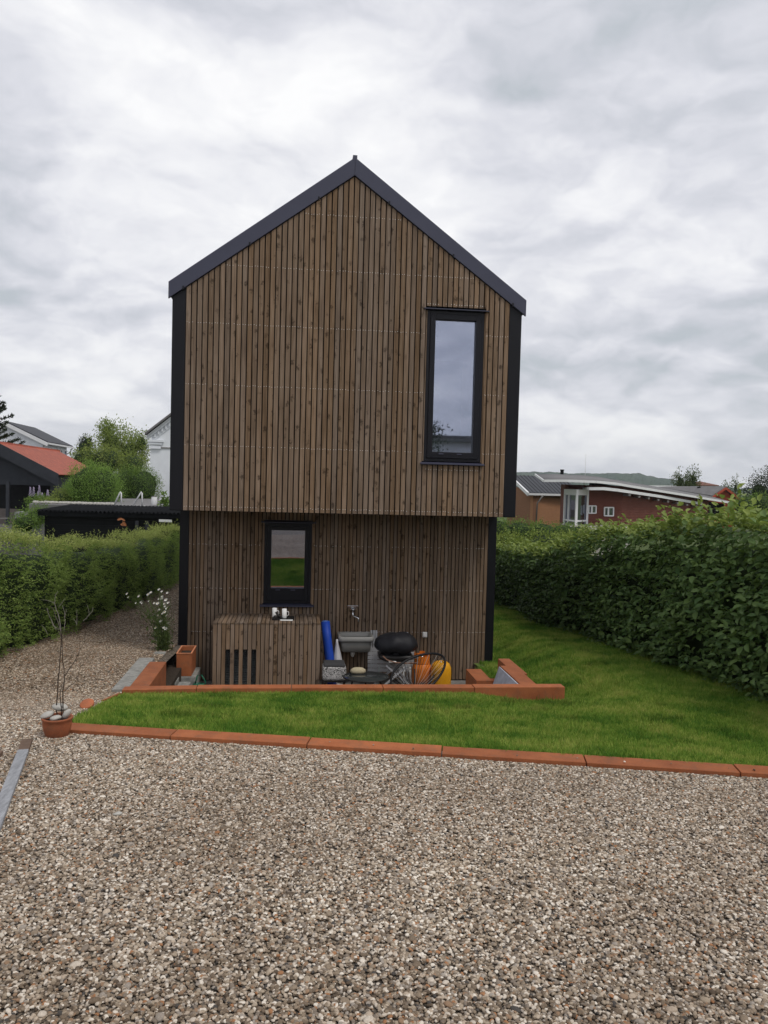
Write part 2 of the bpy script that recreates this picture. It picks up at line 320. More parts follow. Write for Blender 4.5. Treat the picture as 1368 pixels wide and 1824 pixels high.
# ------------------------------------------------------------------ terrain
_TY = [-70, -11, -9, -5.21, -5.06, -2.9, 0, 2, 5, 8, 14, 40]; _TZ = [-.9, -1.13, -1.2, -1.432, -1.425, -1.80, -2.0, -2.18, -2.33, -2.48, -2.6, -2.7]
def ground(x, y):
    x = np.asarray(x, float); y = np.asarray(y, float)
    yy = y+.227*np.clip(x-.1, -1.5, 8)*np.clip((-3.0-y)/2.0, 0, 1)
    z = np.interp(yy, _TY, _TZ)
    dip = np.clip((5.9-x)/.9, 0, 1)*np.clip((x-3.6)/.5, 0, 1)*np.clip((y+3.9)/2.4, 0, 1)*np.clip((9-y)/5, 0, 1)
    return z-.27*dip*dip*(3-2*dip)
def gz(x, y): return float(ground(x, y))
def sheet(name, mat, xs, ys, keep=None, dz=0, wob=0, kind='structure', warp=None):
    X, Y = np.meshgrid(xs, ys); 
    if warp is not None: X, Y = warp(X, Y)
    Z = ground(X, Y)+dz
    if wob: Z = Z+wob*snoise(np.stack([X.ravel(), Y.ravel(), X.ravel()*0], 1), 3, 2, .8).reshape(X.shape)
    nx, ny = len(xs), len(ys); fs = []
    for j in range(ny-1):
        for i in range(nx-1):
            cx_, cy_ = X[j:j+2, i:i+2].mean(), Y[j:j+2, i:i+2].mean()
            if keep is None or keep(cx_, cy_): fs.append((j*nx+i, j*nx+i+1, (j+1)*nx+i+1, (j+1)*nx+i))
    me = bpy.data.meshes.new(name); me.from_pydata(list(zip(X.ravel(), Y.ravel(), Z.ravel())), [], fs); me.update()
    me.polygons.foreach_set('use_smooth', [True]*len(fs)); me.materials.append(MT[mat])
    return tag(link(name, me), kind=kind)
def lin(a, b, n): return list(np.linspace(a, b, n))
MT['field'] = M('far_grass', (.07, .10, .03), .95, .4, .05, coord=0)
g = MB(); g.add([(-2600, -400, -2.85), (2600, -400, -2.85), (2600, 2500, -2.85), (-2600, 2500, -2.85)], [(0, 1, 2, 3)])
tag(g.build('ground', 'field'), kind='structure')
# gravel drive: everything on the camera's side of the rusty edging, and the path left of the house
def dwarp(X, Y): return X, Y-.227*np.clip(X-.1, -1.5, 8)*np.clip((-3.0-Y)/2.0, 0, 1)
sheet('gravel_drive', 'gravel', lin(-12, -1, 8)+lin(-.6, 8, 20)+lin(9, 16, 5), lin(-45, -12, 12)+lin(-11, -5.15, 24), dz=-.006, warp=dwarp)
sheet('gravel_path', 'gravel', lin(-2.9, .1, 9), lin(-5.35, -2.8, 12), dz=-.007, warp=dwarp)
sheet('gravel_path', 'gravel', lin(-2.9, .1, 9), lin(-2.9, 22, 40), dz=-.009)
# lawn
sheet('lawn', 'turf', lin(0, 8.2, 34), lin(-5.08, -2.82, 14), dz=-.004, wob=.012, warp=dwarp)
sheet('lawn', 'turf', lin(4.36, 8.2, 18), lin(-2.9, 16, 50), dz=-.008, keep=lambda x, y: y < -1.9 or x > 4.6, wob=.012)
# sunken terrace in front of the lower storey
MT['paving'] = M('terrace_paving', (.2, .19, .175), .9, .3, 7, .2)
tag(MB().box(-.1, 4.6, -2.76, 1.2, -2.8, -2.65).build('terrace_floor', 'paving'), kind='structure')
tag(MB().box(-.05, .2, -1.5, 1.1, -2.65, -2.2).build('terrace_bank', 'soil'), kind='structure')

# ------------------------------------------------------------------ scattered stuff: pebbles and grass blades
def proto_stone(i, mat='stone'):
    bm = bmesh.new(); bmesh.ops.create_icosphere(bm, subdivisions=2, radius=1)
    r = random.Random(i); sx, sy, sz = r.uniform(.8, 1.25), r.uniform(.65, .95), r.uniform(.45, .7)
    pts = np.array([v.co for v in bm.verts]); d = snoise(pts, i+40, 2, 1.1)
    for v, q in zip(bm.verts, d): v.co = Vector((v.co.x*sx, v.co.y*sy, v.co.z*sz))*(1+.22*q)
    me = bpy.data.meshes.new('pebble'); bm.to_mesh(me); bm.free(); me.polygons.foreach_set('use_smooth', [True]*len(me.polygons)); me.materials.append(MT[mat])
    return me
def proto_tuft(i, h=.05, n=13, spread=.022, lean=.5):
    r = np.random.default_rng(i); vs = []; fs = []
    for k in range(n):
        a = r.uniform(0, 6.28); b = r.uniform(0, 6.28); x, y = r.normal(0, spread, 2); hh = h*r.uniform(.5, 1.15); ln = lean*hh*r.uniform(.2, 1.3); w = .0022*r.uniform(.7, 1.4)
        dx, dy = math.cos(a), math.sin(a); sx, sy = -math.sin(b)*w, math.cos(b)*w; o = len(vs)
        vs += [(x-sx, y-sy, 0), (x+sx, y+sy, 0), (x+dx*ln*.35-sx*.8, y+dy*ln*.35-sy*.8, hh*.6), (x+dx*ln*.35+sx*.8, y+dy*ln*.35+sy*.8, hh*.6), (x+dx*ln, y+dy*ln, hh)]
        fs += [(o, o+1, o+3, o+2), (o+2, o+3, o+4)]
    me = bpy.data.meshes.new('grass_tuft'); me.from_pydata(vs, [], fs); me.materials.append(MT['grass']); return me
def proto_collection(name, meshes):
    c = bpy.data.collections.new(name)
    for m in meshes: c.objects.link(bpy.data.objects.new(m.name, m))
    return c
def scatter(obj, coll, density, smin, smax, tilt, seed=0, dz=0.0):
    ng = bpy.data.node_groups.new('scatter', 'GeometryNodeTree')
    ng.interface.new_socket(name='Geometry', in_out='INPUT', socket_type='NodeSocketGeometry')
    ng.interface.new_socket(name='Geometry', in_out='OUTPUT', socket_type='NodeSocketGeometry')
    L = ng.links; gi = ng.nodes.new('NodeGroupInput'); go = ng.nodes.new('NodeGroupOutput')
    dp = ng.nodes.new('GeometryNodeDistributePointsOnFaces'); dp.inputs['Density'].default_value = density; dp.inputs['Seed'].default_value = seed
    L.new(gi.outputs[0], dp.inputs[0])
    ip = ng.nodes.new('GeometryNodeInstanceOnPoints'); L.new(dp.outputs[0], ip.inputs['Points'])
    ci = ng.nodes.new('GeometryNodeCollectionInfo'); ci.inputs[0].default_value = coll; ci.inputs['Separate Children'].default_value = True; ci.inputs['Reset Children'].default_value = True
    L.new(ci.outputs[0], ip.inputs['Instance']); ip.inputs['Pick Instance'].default_value = True
    rv = ng.nodes.new('FunctionNodeRandomValue'); rv.data_type = 'FLOAT_VECTOR'; rv.inputs[0].default_value = (-tilt, -tilt, 0); rv.inputs[1].default_value = (tilt, tilt, 6.283)
    L.new(rv.outputs[0], ip.inputs['Rotation'])
    rs = ng.nodes.new('FunctionNodeRandomValue'); rs.data_type = 'FLOAT'; rs.inputs[2].default_value = smin; rs.inputs[3].default_value = smax; rs.inputs['Seed'].default_value = 5
    L.new(rs.outputs[1], ip.inputs['Scale']); L.new(ip.outputs[0], go.inputs[0])
    md = obj.modifiers.new('scatter', 'NODES'); md.node_group = ng
stones = proto_collection('pebble_shapes', [proto_stone(i) for i in range(7)])
tufts = proto_collection('tuft_shapes', [proto_tuft(i) for i in range(6)])
tall = proto_collection('tall_tuft_shapes', [proto_tuft(i+20, .085, 16, .03, .6) for i in range(4)])
o = sheet('gravel', 'gravel', lin(-1.4, 6.6, 24), lin(-9.6, -5.23, 24), kind='stuff', warp=dwarp, dz=.001); scatter(o, stones, 10000, .0045, .0102, .5, 1)
tag(o, 'grey and beige pebble gravel covering the drive', 'gravel')
o = sheet('gravel', 'gravel', lin(-1.4, 6.6, 24), lin(-9.6, -5.26, 24), kind='stuff', warp=dwarp, dz=.004); scatter(o, stones, 45, .011, .017, .3, 6)
tag(o, 'larger pebbles strewn over the drive', 'gravel')
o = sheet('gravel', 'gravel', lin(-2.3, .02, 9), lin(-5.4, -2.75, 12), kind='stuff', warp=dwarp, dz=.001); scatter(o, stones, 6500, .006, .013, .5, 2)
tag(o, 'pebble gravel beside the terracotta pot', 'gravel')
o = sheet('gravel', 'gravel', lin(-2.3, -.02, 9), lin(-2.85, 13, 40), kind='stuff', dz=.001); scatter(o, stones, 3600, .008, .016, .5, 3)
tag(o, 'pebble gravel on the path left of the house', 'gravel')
o = sheet('grass', 'turf', lin(.03, 7.6, 34), lin(-5.07, -2.9, 14), kind='stuff', wob=.012, warp=dwarp); scatter(o, tufts, 1500, .65, 1.1, .25, 4)
tag(o, 'short mown grass between the two rusty edgings', 'grass')
o = sheet('grass', 'turf', lin(4.38, 7.4, 21), lin(-2.95, 13, 50), kind='stuff', wob=.012, keep=lambda x, y: (y < -1.9 and x > 4.45) or (x > 4.7 and y < 1.0) or x > 4.95); scatter(o, tufts, 950, .8, 1.3, .25, 5)
tag(o, 'mown grass right of the house below the leafy hedge', 'grass')

MT['grass_d'] = grass_mat('tall_blade', .62)
for mm in tall.objects: mm.data.materials.clear(); mm.data.materials.append(MT['grass_d'])
_v, _q = [], []
for k in range(46):
    x = random.uniform(.4, 6.6); y = random.uniform(-4.95, -3.05)-.16*max(0, x-2)*random.random()
    if random.random() < .35: x, y = random.uniform(5.1, 6.5), random.uniform(-2.8, 7)
    rx, ry = random.uniform(.08, .24), random.uniform(.05, .13); o_ = len(_v)
    for j in range(9): a_ = 6.283*j/9; xx, yy = x+rx*math.cos(a_)*random.uniform(.7, 1.2), y+ry*math.sin(a_)*random.uniform(.7, 1.2); _v.append((xx, yy, gz(xx, yy)))
    _q.append(tuple(range(o_, o_+9)))
o = MB().add(_v, _q).build('grass', 'turf'); scatter(o, tall, 650, .6, 1.05, .35, 11)
tag(o, 'darker taller grass tufts dotted over the lawn', 'grass', kind='stuff')

_v, _q = [], []
for a_, c_ in zip(np.linspace(.1, 7.2, 30), np.linspace(.34, 7.44, 30)):
    ya, yc = -5.06-.227*(a_-.1), -5.06-.227*(c_-.1); o_ = len(_v); _v += [(a_-.034, ya-.15, -1.392), (c_-.034, yc-.15, -1.392), (c_-.02, yc-.09, -1.392), (a_-.02, ya-.09, -1.392)]; _q.append((o_, o_+1, o_+2, o_+3))
o = MB().add(_v, _q).build('gravel', 'gravel'); scatter(o, stones, 26, .004, .009, .3, 8); tag(o, 'stray pebbles on top of the rusty lawn edging', 'gravel', kind='stuff')

# ------------------------------------------------------------------ the timber house
HW, PW, HE, HR, REC = 4.9, .181, 2.94, 4.72, 1.032      # width, corner board, eave and ridge height above the soffit, recess below
SL = (HR-HE)/(HW/2); DEPTH = 9.0
house = thing('timber_house', 'tall brown timber clad gabled house with black corner trim and overhanging upper storey', 'house', (HW/2, 0, -2.65))
def ztop(x): return HE+SL*min(x, HW-x)
def wall_hole(name, mat, parent, outline, hole, y0, y1):  # gable or plain wall with one rectangular opening, as four or five prisms
    x0, x1, z0, z1 = hole; m = MB()
    def piece(pl): m.prism([(x, y0, z) for x, z in pl], (0, y1-y0, 0))
    def clip(pl, ax, lim, keep_less):
        out = []
        for i in range(len(pl)):
            a, b = pl[i], pl[(i+1) % len(pl)]; ia = (a[ax] <= lim) == keep_less; ib = (b[ax] <= lim) == keep_less
            if ia: out.append(a)
            if ia != ib:
                t = (lim-a[ax])/(b[ax]-a[ax]); out.append((a[0]+(b[0]-a[0])*t, a[1]+(b[1]-a[1])*t))
        return out
    piece(clip(outline, 0, x0, True)); piece(clip(outline, 0, x1, False)); mid = clip(clip(outline, 0, x0, False), 0, x1, True)
    piece(clip(mid, 1, z0, True)); piece(clip(mid, 1, z1, False))
    return m.build(name, mat, parent)
UWIN = (3.53, 4.355, .775, 2.905); LWIN = (1.272, 1.992, -1.445, -.215)
gable = [(0.02, .03), (HW-.02, .03), (HW-.02, HE-.02), (HW/2, HR-.02), (.02, HE-.02)]
upper = wall_hole('upper_wall', 'black', house, gable, UWIN, .045, .16)
lower = wall_hole('lower_wall', 'black', house, [(.02, -2.65), (HW-.02, -2.65), (HW-.02, 0), (.02, 0)], LWIN, REC+.045, REC+.16)
b = MB(); b.box(.02, .12, .16, DEPTH, .03, HE-.05).box(HW-.12, HW-.02, .16, DEPTH, .03, HE-.05).prism([(.02, DEPTH, .03), (HW-.02, DEPTH, .03), (HW-.02, DEPTH, HE), (HW/2, DEPTH, HR-.02), (.02, DEPTH, HE)], (0, .1, 0))
b.box(.02, .12, REC+.16, DEPTH, -2.65, -.01).box(HW-.12, HW-.02, REC+.16, DEPTH, -2.65, -.01).box(.02, HW-.02, DEPTH-.1, DEPTH, -2.65, -.01)
b.build('side_wall', 'metal', house)
box('soffit', 'black', house, .005, HW-.005, .01, DEPTH, -.006, .028)
b = MB(); b.box(2.6, 4.6, 2.6, 2.68, .03, 2.6).box(2.5, 2.58, .2, 2.6, .03, 2.6).box(2.5, 4.78, .2, 2.6, 2.95, 3.0).box(2.5, 4.78, .2, 2.6, .03, .06); b.build('upper_room', 'room', house)
b = MB(); b.box(.13, 3.2, 3.2, 3.28, -2.6, -.03).box(3.2, 3.28, REC+.2, 3.2, -2.6, -.03).box(.13, 3.2, REC+.2, 3.2, -2.64, -2.6); b.build('lower_room', 'room', house)
# roof
m = MB(); RT = .2
for s in (0, 1):
    fx = (lambda x: x) if s == 0 else (lambda x: HW-x)
    m.prism([(fx(-.03), .0, HE-SL*.03), (fx(HW/2), .0, HR), (fx(HW/2), .0, HR+RT), (fx(-.03), .0, HE-SL*.03+RT)], (0, DEPTH+.1, 0))
roof = m.build('roof', 'metal', house)
MB().box(HW/2-.03, HW/2+.03, -.03, DEPTH, HR+.215, HR+.262).build('ridge_cap', 'metal', roof)
for s in (0, 1):
    fx = (lambda x: x) if s == 0 else (lambda x: HW-x)
    MB().prism([(fx(-.05), -.05, HE-SL*.05-.02), (fx(HW/2-.001), -.05, HR-.02), (fx(HW/2-.001), -.05, HR+.225), (fx(-.05), -.05, HE-SL*.05+.205)], (0, .045, 0)).build('verge_trim', 'metal', house, .004)
    for t in (.06, .42, .8):                               # small fixing clips under the trim
        x = t*HW/2; MB().box(fx(x)-.012, fx(x)+.012, -.056, -.02, ztop(x)-.035, ztop(x)+.012).build('clip', 'frame', house)
    a, c = sorted((fx(0), fx(PW)))
    MB().hexa([(a, -.012, 0), (c, -.012, 0), (c, .2, 0), (a, .2, 0)], [(a, -.012, ztop(a)-.025), (c, -.012, ztop(c)-.025), (c, .2, ztop(c)-.025), (a, .2, ztop(a)-.025)]).build('corner_board', 'post', house, .004)
    MB().box(a if s == 0 else a+.045, c-.045 if s == 0 else c, REC-.012, REC+.2, -2.65 if s == 0 else -2.5, -.002).build('corner_board', 'post', house, .004)
# slats, cut round the windows and to the roof line; each is a mesh of its own
def slats(parent, xa, xb, n, gap, y, zb, top, hole, th=.024, mat='slat', jit=.0025):
    pitch = (xb-xa)/n; hx0, hx1, hz0, hz1 = hole; res = []
    def one(x0, x1, z0, z1):
        c = (x0+x1)/2; h = z0; d = random.uniform(-jit, jit); dy = random.uniform(0, .004)
        t0 = top(x0) if z1 is None else z1; t1 = top(x1) if z1 is None else z1; tilt = random.uniform(-.0012, .0012)
        mm = MB(); yy0, yy1 = y-th-dy, y-.001
        ts = [(x0, t0), (x1, t1)]
        if z1 is None and x0 < HW/2 < x1: ts = [(x0, t0), (x1, t1)]
        mm.hexa([(x0, yy0, z0), (x1, yy0, z0), (x1, yy1, z0), (x0, yy1, z0)], [(x0+tilt, yy0, t0), (x1+tilt, yy0, t1), (x1+tilt, yy1, t1), (x0+tilt, yy1, t0)])
        res.append((x0, x1, z0, min(t0, t1)))
        return mm.build('slat', mat, parent, loc=(c, y, z0))
    for i in range(n):
        x0 = xa+i*pitch+gap/2; x1 = x0+pitch-gap; cuts = [x0]+[h for h in (hx0, hx1) if x0+.004 < h < x1-.004]+[x1]
        for a, c in zip(cuts, cuts[1:]):
            if c-a < .006: continue
            if hx0-.004 <= (a+c)/2 <= hx1+.004:
                one(a, c, zb, hz0); one(a, c, hz1, None)
            else: one(a, c, zb, None)
    return res
us = slats(upper, PW, HW-PW, 60, .0165, .0, .0, lambda x: ztop(x)-.03, (UWIN[0]-.02, UWIN[1]+.02, UWIN[2]-.05, UWIN[3]+.06))
ls = slats(lower, PW-.045, HW-PW+.045, 80, .0125, REC, -2.63, lambda x: -.01, (LWIN[0]-.015, LWIN[1]+.015, LWIN[2]-.045, LWIN[3]+.05))
def nails(parent, sl, rows, y, ph=.9):
    m = MB()
    for x0, x1, z0, z1 in sl:
        if x1-x0 < .03: continue
        for z in rows:
            if z in (.655, 2.995) and not (UWIN[0]-.05 < x0 < UWIN[1]): continue
            if z0+.03 < z < z1-.03:
                for t in (.24, .76):
                    if random.random() > ph: continue
                    x = x0+(x1-x0)*t+random.uniform(-.002, .002); zz = z+random.uniform(-.006, .006); r = .0046
                    m.add([(x+r*math.cos(a), y-.0015, zz+r*math.sin(a)) for a in (0, 1.05, 2.09, 3.14, 4.19, 5.24)]+[(x, y-.003, zz)], [(i, (i+1) % 6, 6) for i in range(6)])
    tag(m.build('nail_heads', 'nail', parent), kind='stuff')
nails(upper, us, (.055, .90, 1.74, 2.58, 3.38, 4.14, .655, 2.995), -.029); nails(lower, ls, (-.55, -1.22, -1.88), REC-.029, .5)
# windows
def window(hole, y, fw, bot, parent):
    x0, x1, z0, z1 = hole
    m = MB(); yf = y-.012
    def ringb(m, a0, a1, c0, c1, w, wb, ya, yb): m.box(a0, a0+w, ya, yb, c0, c1).box(a1-w, a1, ya, yb, c0, c1).box(a0+w, a1-w, ya, yb, c1-w, c1).box(a0+w, a1-w, ya, yb, c0, c0+wb)
    ringb(m, x0, x1, z0, z1, .045, .045, yf, y+.12); w = m.build('window', 'frame', parent, .003)
    m = MB(); ringb(m, x0+.047, x1-.047, z0+.047, z1-.047, fw-.047, bot-.047, yf-.014, y+.08); m.build('sash', 'frame', w, .004)
    m = MB(); m.box(x0+fw-.005, x1-fw+.005, y+.03, y+.036, z0+bot-.005, z1-fw+.005); m.build('pane', 'glass', w)
    MB().hexa([(x0-.055, y-.075, z1+.012), (x1+.055, y-.075, z1+.012), (x1+.055, y+.06, z1+.012), (x0-.055, y+.06, z1+.012)], [(x0-.055, y-.075, z1+.024), (x1+.055, y-.075, z1+.024), (x1+.055, y+.06, z1+.052), (x0-.055, y+.06, z1+.052)]).build('lintel_flashing', 'metal', w)
    MB().hexa([(x0-.05, y-.085, z0-.045), (x1+.05, y-.085, z0-.045), (x1+.05, y+.05, z0-.045), (x0-.05, y+.05, z0-.045)], [(x0-.05, y-.085, z0-.028), (x1+.05, y-.085, z0-.028), (x1+.05, y+.05, z0-.003), (x0-.05, y+.05, z0-.003)]).build('sill', 'metal', w)
    for sgn in (0, 1):                                      # pale reveal strips either side
        a = x0-.017 if sgn == 0 else x1+.003
        MB().box(a, a+.014, y-.018, y+.06, z0, z1).build('reveal_strip', 'slat', w, loc=(a, y, z0))
    for t in (.3, .62):
        cx_ = x0+(x1-x0)*t; MB().box(cx_-.035, cx_+.035, yf-.024, yf-.0145, z0+bot-.035, z0+bot-.02).build('drain_cover', 'metal', w, .003)
    return w
window(UWIN, 0, .12, .135, house); window(LWIN, REC, .105, .235, house)
MB().box(3.6, 4.3, .3, .32, .9, 1.12).build('blind', 'white_soft', house)
# ------------------------------------------------------------------ rusty steel edgings
edge = thing('lawn_edging', 'long low rusty steel edging between lawn and gravel drive', 'edging', (2.4, -5.6, -1.5))
ex = [-.02, .90, 1.88, 2.81, 3.77, 4.75, 5.73, 6.71, 7.69]
for a, c in zip(ex, ex[1:]):
    a += .004; c -= .004
    ya, yc = -5.06-.227*(a-.1), -5.06-.227*(c-.1); ha, hc = random.uniform(-.004, .004), random.uniform(-.004, .004)
    MB().hexa([(a-.034, ya-.152, -1.6), (c-.034, yc-.152, -1.6), (c, yc, -1.6), (a, ya, -1.6)], [(a-.034, ya-.152, -1.402+ha), (c-.034, yc-.152, -1.402+hc), (c, yc, -1.4+hc), (a, ya, -1.4+ha)]).build('steel_panel', 'corten', edge, .004)
kerb = thing('terrace_edging', 'rusty steel retaining edge round the sunken terrace in front of the house', 'edging', (2.3, -2.8, -2.65))
kx = [0.0, .75, 1.73, 2.70, 3.69, 4.70]
for i, (a, c) in enumerate(zip(kx, kx[1:])):
    a += .003; c -= .003; zt = -1.72+random.uniform(-.003, .003)
    zl = -1.72 if i else -1.735
    MB().hexa([(a, -2.90, -2.3), (c, -2.90, -2.3), (c, -2.76, -2.3), (a, -2.76, -2.3)], [(a, -2.90, zl), (c, -2.90, zt), (c, -2.76, zt), (a, -2.76, zl)]).build('steel_panel', 'corten', kerb, .005)
MB().box(.05, .245, -2.755, -1.62, -2.65, -1.74).build('steel_wing', 'corten', kerb, .005)
MB().box(4.25, 4.435, -2.755, -1.84, -2.65, -1.735).build('steel_wing', 'corten', kerb, .005)
MB().hexa([(4.02, -2.70, -2.3), (4.243, -2.70, -2.3), (4.243, -1.85, -2.3), (4.02, -1.95, -2.3)], [(4.23, -2.70, -1.745), (4.243, -2.70, -1.745), (4.243, -1.85, -1.745), (4.235, -1.85, -1.745)]).build('inner_panel', 'zinc', kerb)
MB().box(4.445, 4.60, -1.82, -1.0, -2.65, -1.84).build('steel_wing', 'corten', kerb, .005)
low = thing('steel_planter', 'low rusty steel planter with grass at the right house corner', 'planter', (4.3, -.8, -2.65))
b = MB(); b.box(4.13, 4.34, -1.14, -.5, -2.65, -2.1).box(4.34, 4.56, -1.14, -1.02, -2.65, -2.1); b.build('rim', 'corten', low, .004)
b = MB(); b.box(4.345, 4.86, -1.01, -.25, -2.65, -2.17); b.build('soil', 'turf', low)
o = MB().add([(4.36, -1.0, -2.166), (4.85, -1.0, -2.166), (4.85, -.26, -2.166), (4.36, -.26, -2.166)], [(0, 1, 2, 3)]).build('grass_fill', 'turf', low); scatter(o, tufts, 1500, .9, 1.5, .3, 9); o['kind'] = 'stuff'

# ------------------------------------------------------------------ things on the terrace
FZ = -2.65
# slatted cover over a heat pump
bx = thing('slatted_cover', 'brown slatted timber cover box with barred opening under the small window', 'cover box', (1.36, .6, FZ))
X0, X1, YF, YB, ZT = .60, 2.135, .20, 1.0, -1.60; n = 25; pt = (X1-X0)/n
b = MB(); b.box(X0+.03, X1-.03, YF+.06, YB, ZT-.06, ZT-.03).box(X0+.02, X0+.04, YF+.04, YB, FZ, ZT-.06).box(X1-.04, X1-.02, YF+.04, YB, FZ, ZT-.06).box(X0+.04, .73, YF+.04, YF+.05, FZ, ZT-.06).box(1.27, X1-.04, YF+.04, YF+.05, FZ, ZT-.06).box(.73, 1.27, YF+.04, YF+.05, -1.99, ZT-.06)
b.build('backing', 'black', bx)
for i in range(n):
    a, c = X0+i*pt+.005, X0+(i+1)*pt-.005; md = (a+c)/2; d = random.uniform(0, .004)
    zb = FZ+.02
    if .735 < md < 1.265 and i % 2 == 1: zb = -1.985
    MB().box(a, c, YF-d, YF+.022, zb, ZT-.024).build('slat', 'slat', bx, loc=(md, YF, zb))
    MB().box(a, c, YF-.004-d, YB-.03, ZT-.022+d*.5, ZT+d*.5).build('top_slat', 'slat_y', bx, loc=(md, YF, ZT))
for x in (X0+.001, X1-.024):
    for k in range(12):
        y0 = YF+.03+k*.064; MB().box(x, x+.022, y0, y0+.054, FZ+.02, ZT-.024).build('side_slat', 'slat', bx, loc=(x, y0, FZ))
MT['unit'] = M('unit_plastic', (.12, .13, .13), .5, .15, 5)
hp = thing('heat_pump', 'dark grey heat pump unit behind the bars of the timber cover', 'heat pump', (1.0, .6, FZ))
b = MB(); b.box(.70, 1.75, .38, .8, FZ+.05, -1.8); b.build('casing', 'unit', hp, .01)
for k in range(16):
    z = -2.52+k*.034; MB().box(.74, 1.26, .355, .378, z, z+.012).build('grille_bar', 'unit', hp)
# tray with two cups
MT['tray'] = M('tray', (.02, .018, .017), .4, .2); MT['cup'] = M('white_glaze', (.82, .81, .79), .25, .03)
ty = .50; tc_ = P(505, 1101, Y=ty); tx = tc_.x; tz = ZT+.003
tr = thing('tray', 'small dark tray holding white cups on the slatted cover', 'tray', (tx, ty, tz))
MB().box(tx-.155, tx+.15, ty-.1, ty+.1, tz, tz+.008).build('tray_base', 'tray', tr, .004)
b = MB(); b.box(tx-.165, tx-.155, ty-.11, ty+.11, tz, tz+.028).box(tx+.15, tx+.16, ty-.11, ty+.11, tz, tz+.028).box(tx-.155, tx+.15, ty-.11, ty-.1, tz, tz+.028).box(tx-.155, tx+.15, ty+.1, ty+.11, tz, tz+.028); b.build('tray_rim', 'tray', tr)
for px, dy, lb in ((489, .05, 'white cup on the left side of the dark tray'), (506.5, -.02, 'white cup on the right side of the dark tray')):
    q = P(px, 1095, Y=ty+dy); b = MB(); b.lathe([(.0, .0), (.028, .0), (.034, .02), (.036, .145), (.033, .145), (.031, .02), (0, .015)], (q.x, ty+dy, tz+.009), 20)
    c = thing('cup', lb, 'cup', (q.x, ty+dy, tz+.009), 'white cups on the tray'); b.build('cup_body', 'cup', c)
    MB().tube([(q.x+.034, ty+dy, tz+.12), (q.x+.06, ty+dy, tz+.11), (q.x+.064, ty+dy, tz+.07), (q.x+.034, ty+dy, tz+.045)], .006, 6).build('handle', 'cup', c)
q = P(497, 1094, Y=ty-.03)
c = thing('dark_bottle', 'small dark object leaning between the two white cups', 'bottle', (q.x, ty-.03, tz+.009))
MB().tube([(q.x-.05, ty-.04, tz+.11), (q.x-.01, ty-.04, tz+.06), (q.x+.03, ty-.05, tz+.02)], [.012, .02, .024], 8).build('body', 'tray', c)
MB().lathe([(0, 0), (.03, 0), (.034, .03), (.02, .05), (0, .05)], (q.x-.05, ty-.05, tz+.01), 12).build('lid', 'tray', c)
c = tag(MB().hexa([(tx-.04, ty-.14, tz), (tx+.13, ty-.15, tz), (tx+.14, ty-.115, tz), (tx-.05, ty-.115, tz)], [(tx-.04, ty-.14, tz+.006), (tx+.13, ty-.15, tz+.006), (tx+.14, ty-.115, tz+.012), (tx-.05, ty-.115, tz+.012)]).build('folded_napkin', 'white_soft'), 'folded white napkin in front of the dark tray', 'napkin')
# blue roll
MT['blue'] = M('blue_foam', (.012, .055, .36), .5, .15, 6)
a, c = P(577, 1109, Y=.62), Vector((2.33, .42, FZ)); a2 = Vector((2.215, .62, -1.655))
b = MB(); b.tube([c, c.lerp(a2, .35)+Vector((.012, 0, 0)), c.lerp(a2, .7), a2], [.066, .07, .067, .066], 16)
rl = thing('blue_roll', 'upright blue rolled foam mat between slatted cover and sink', 'rolled mat', tuple(c)); b.build('roll', 'blue', rl)
pts = []
for k in range(40):
    th = k*.42; r = .062*(1-k/46); pts.append(a2+Vector((r*math.cos(th), r*math.sin(th), .004)))
MB().tube(pts, .004, 4).build('spiral_edge', M('blue_pale', (.1, .2, .5), .5), rl)
# furled pale parasol
MT['parasol'] = M('parasol_cloth', (.52, .51, .53), .9, .1, 12)
pa = thing('furled_parasol', 'pale grey furled parasol standing between blue roll and sink', 'parasol', (2.40, .62, FZ))
b = MB(); n_ = 16; prof = [(.008, -1.93), (.018, -1.96), (.034, -2.06), (.052, -2.16), (.07, -2.26), (.072, -2.28), (.03, -2.29)]
vs = []
for r, z in prof:
    for j in range(n_): rr = r*(1+.22*(-1)**j); vs.append((2.395+rr*math.cos(6.283*j/n_)-(z+1.93)*.02, .62+rr*math.sin(6.283*j/n_), z))
b.add(vs, [(i*n_+j, i*n_+(j+1) % n_, (i+1)*n_+(j+1) % n_, (i+1)*n_+j) for i in range(len(prof)-1) for j in range(n_)], True); b.build('canopy', 'parasol', pa)
MB().tube([(2.40, .62, FZ), (2.395, .62, -1.92)], .018, 8).build('pole', 'parasol', pa); MB().lathe([(.0, 0), (.12, 0), (.12, .03), (.03, .05), (0, .05)], (2.40, .62, FZ), 16).build('foot', 'parasol', pa)
# patterned cushion cube on a low stool
def squiggle():
    m, t, bb = new_mat('squiggle_print'); L = t.links; tcn = N(t, 'ShaderNodeTexCoord')
    nn = N(t, 'ShaderNodeTexNoise'); L.new(tcn.outputs[3], nn.inputs['Vector']); nn.inputs['Scale'].default_value = 26; nn.inputs['Detail'].default_value = 1; nn.inputs['Distortion'].default_value = 1.4
    q = math_n(t, 'FRACT', math_n(t, 'MULTIPLY', nn.outputs[0], 6.0))
    L.new(ramp(t, q, ((.5, (.016, .016, .017)), (.58, (.62, .6, .58))), 'LINEAR'), bb.inputs['Base Color']); bb.inputs['Roughness'].default_value = .95; return m
MT['squiggle'] = squiggle(); MT['felt'] = M('dark_felt', (.05, .05, .052), .95, .2, 40)
cu = thing('patterned_pouf', 'small pouf with black and white squiggle print and dark top', 'pouf', (2.33, .12, -2.40))
b = MB(); b.box(2.165, 2.505, 0, .3, -2.395, -2.185); b.build('side', 'squiggle', cu, .035)
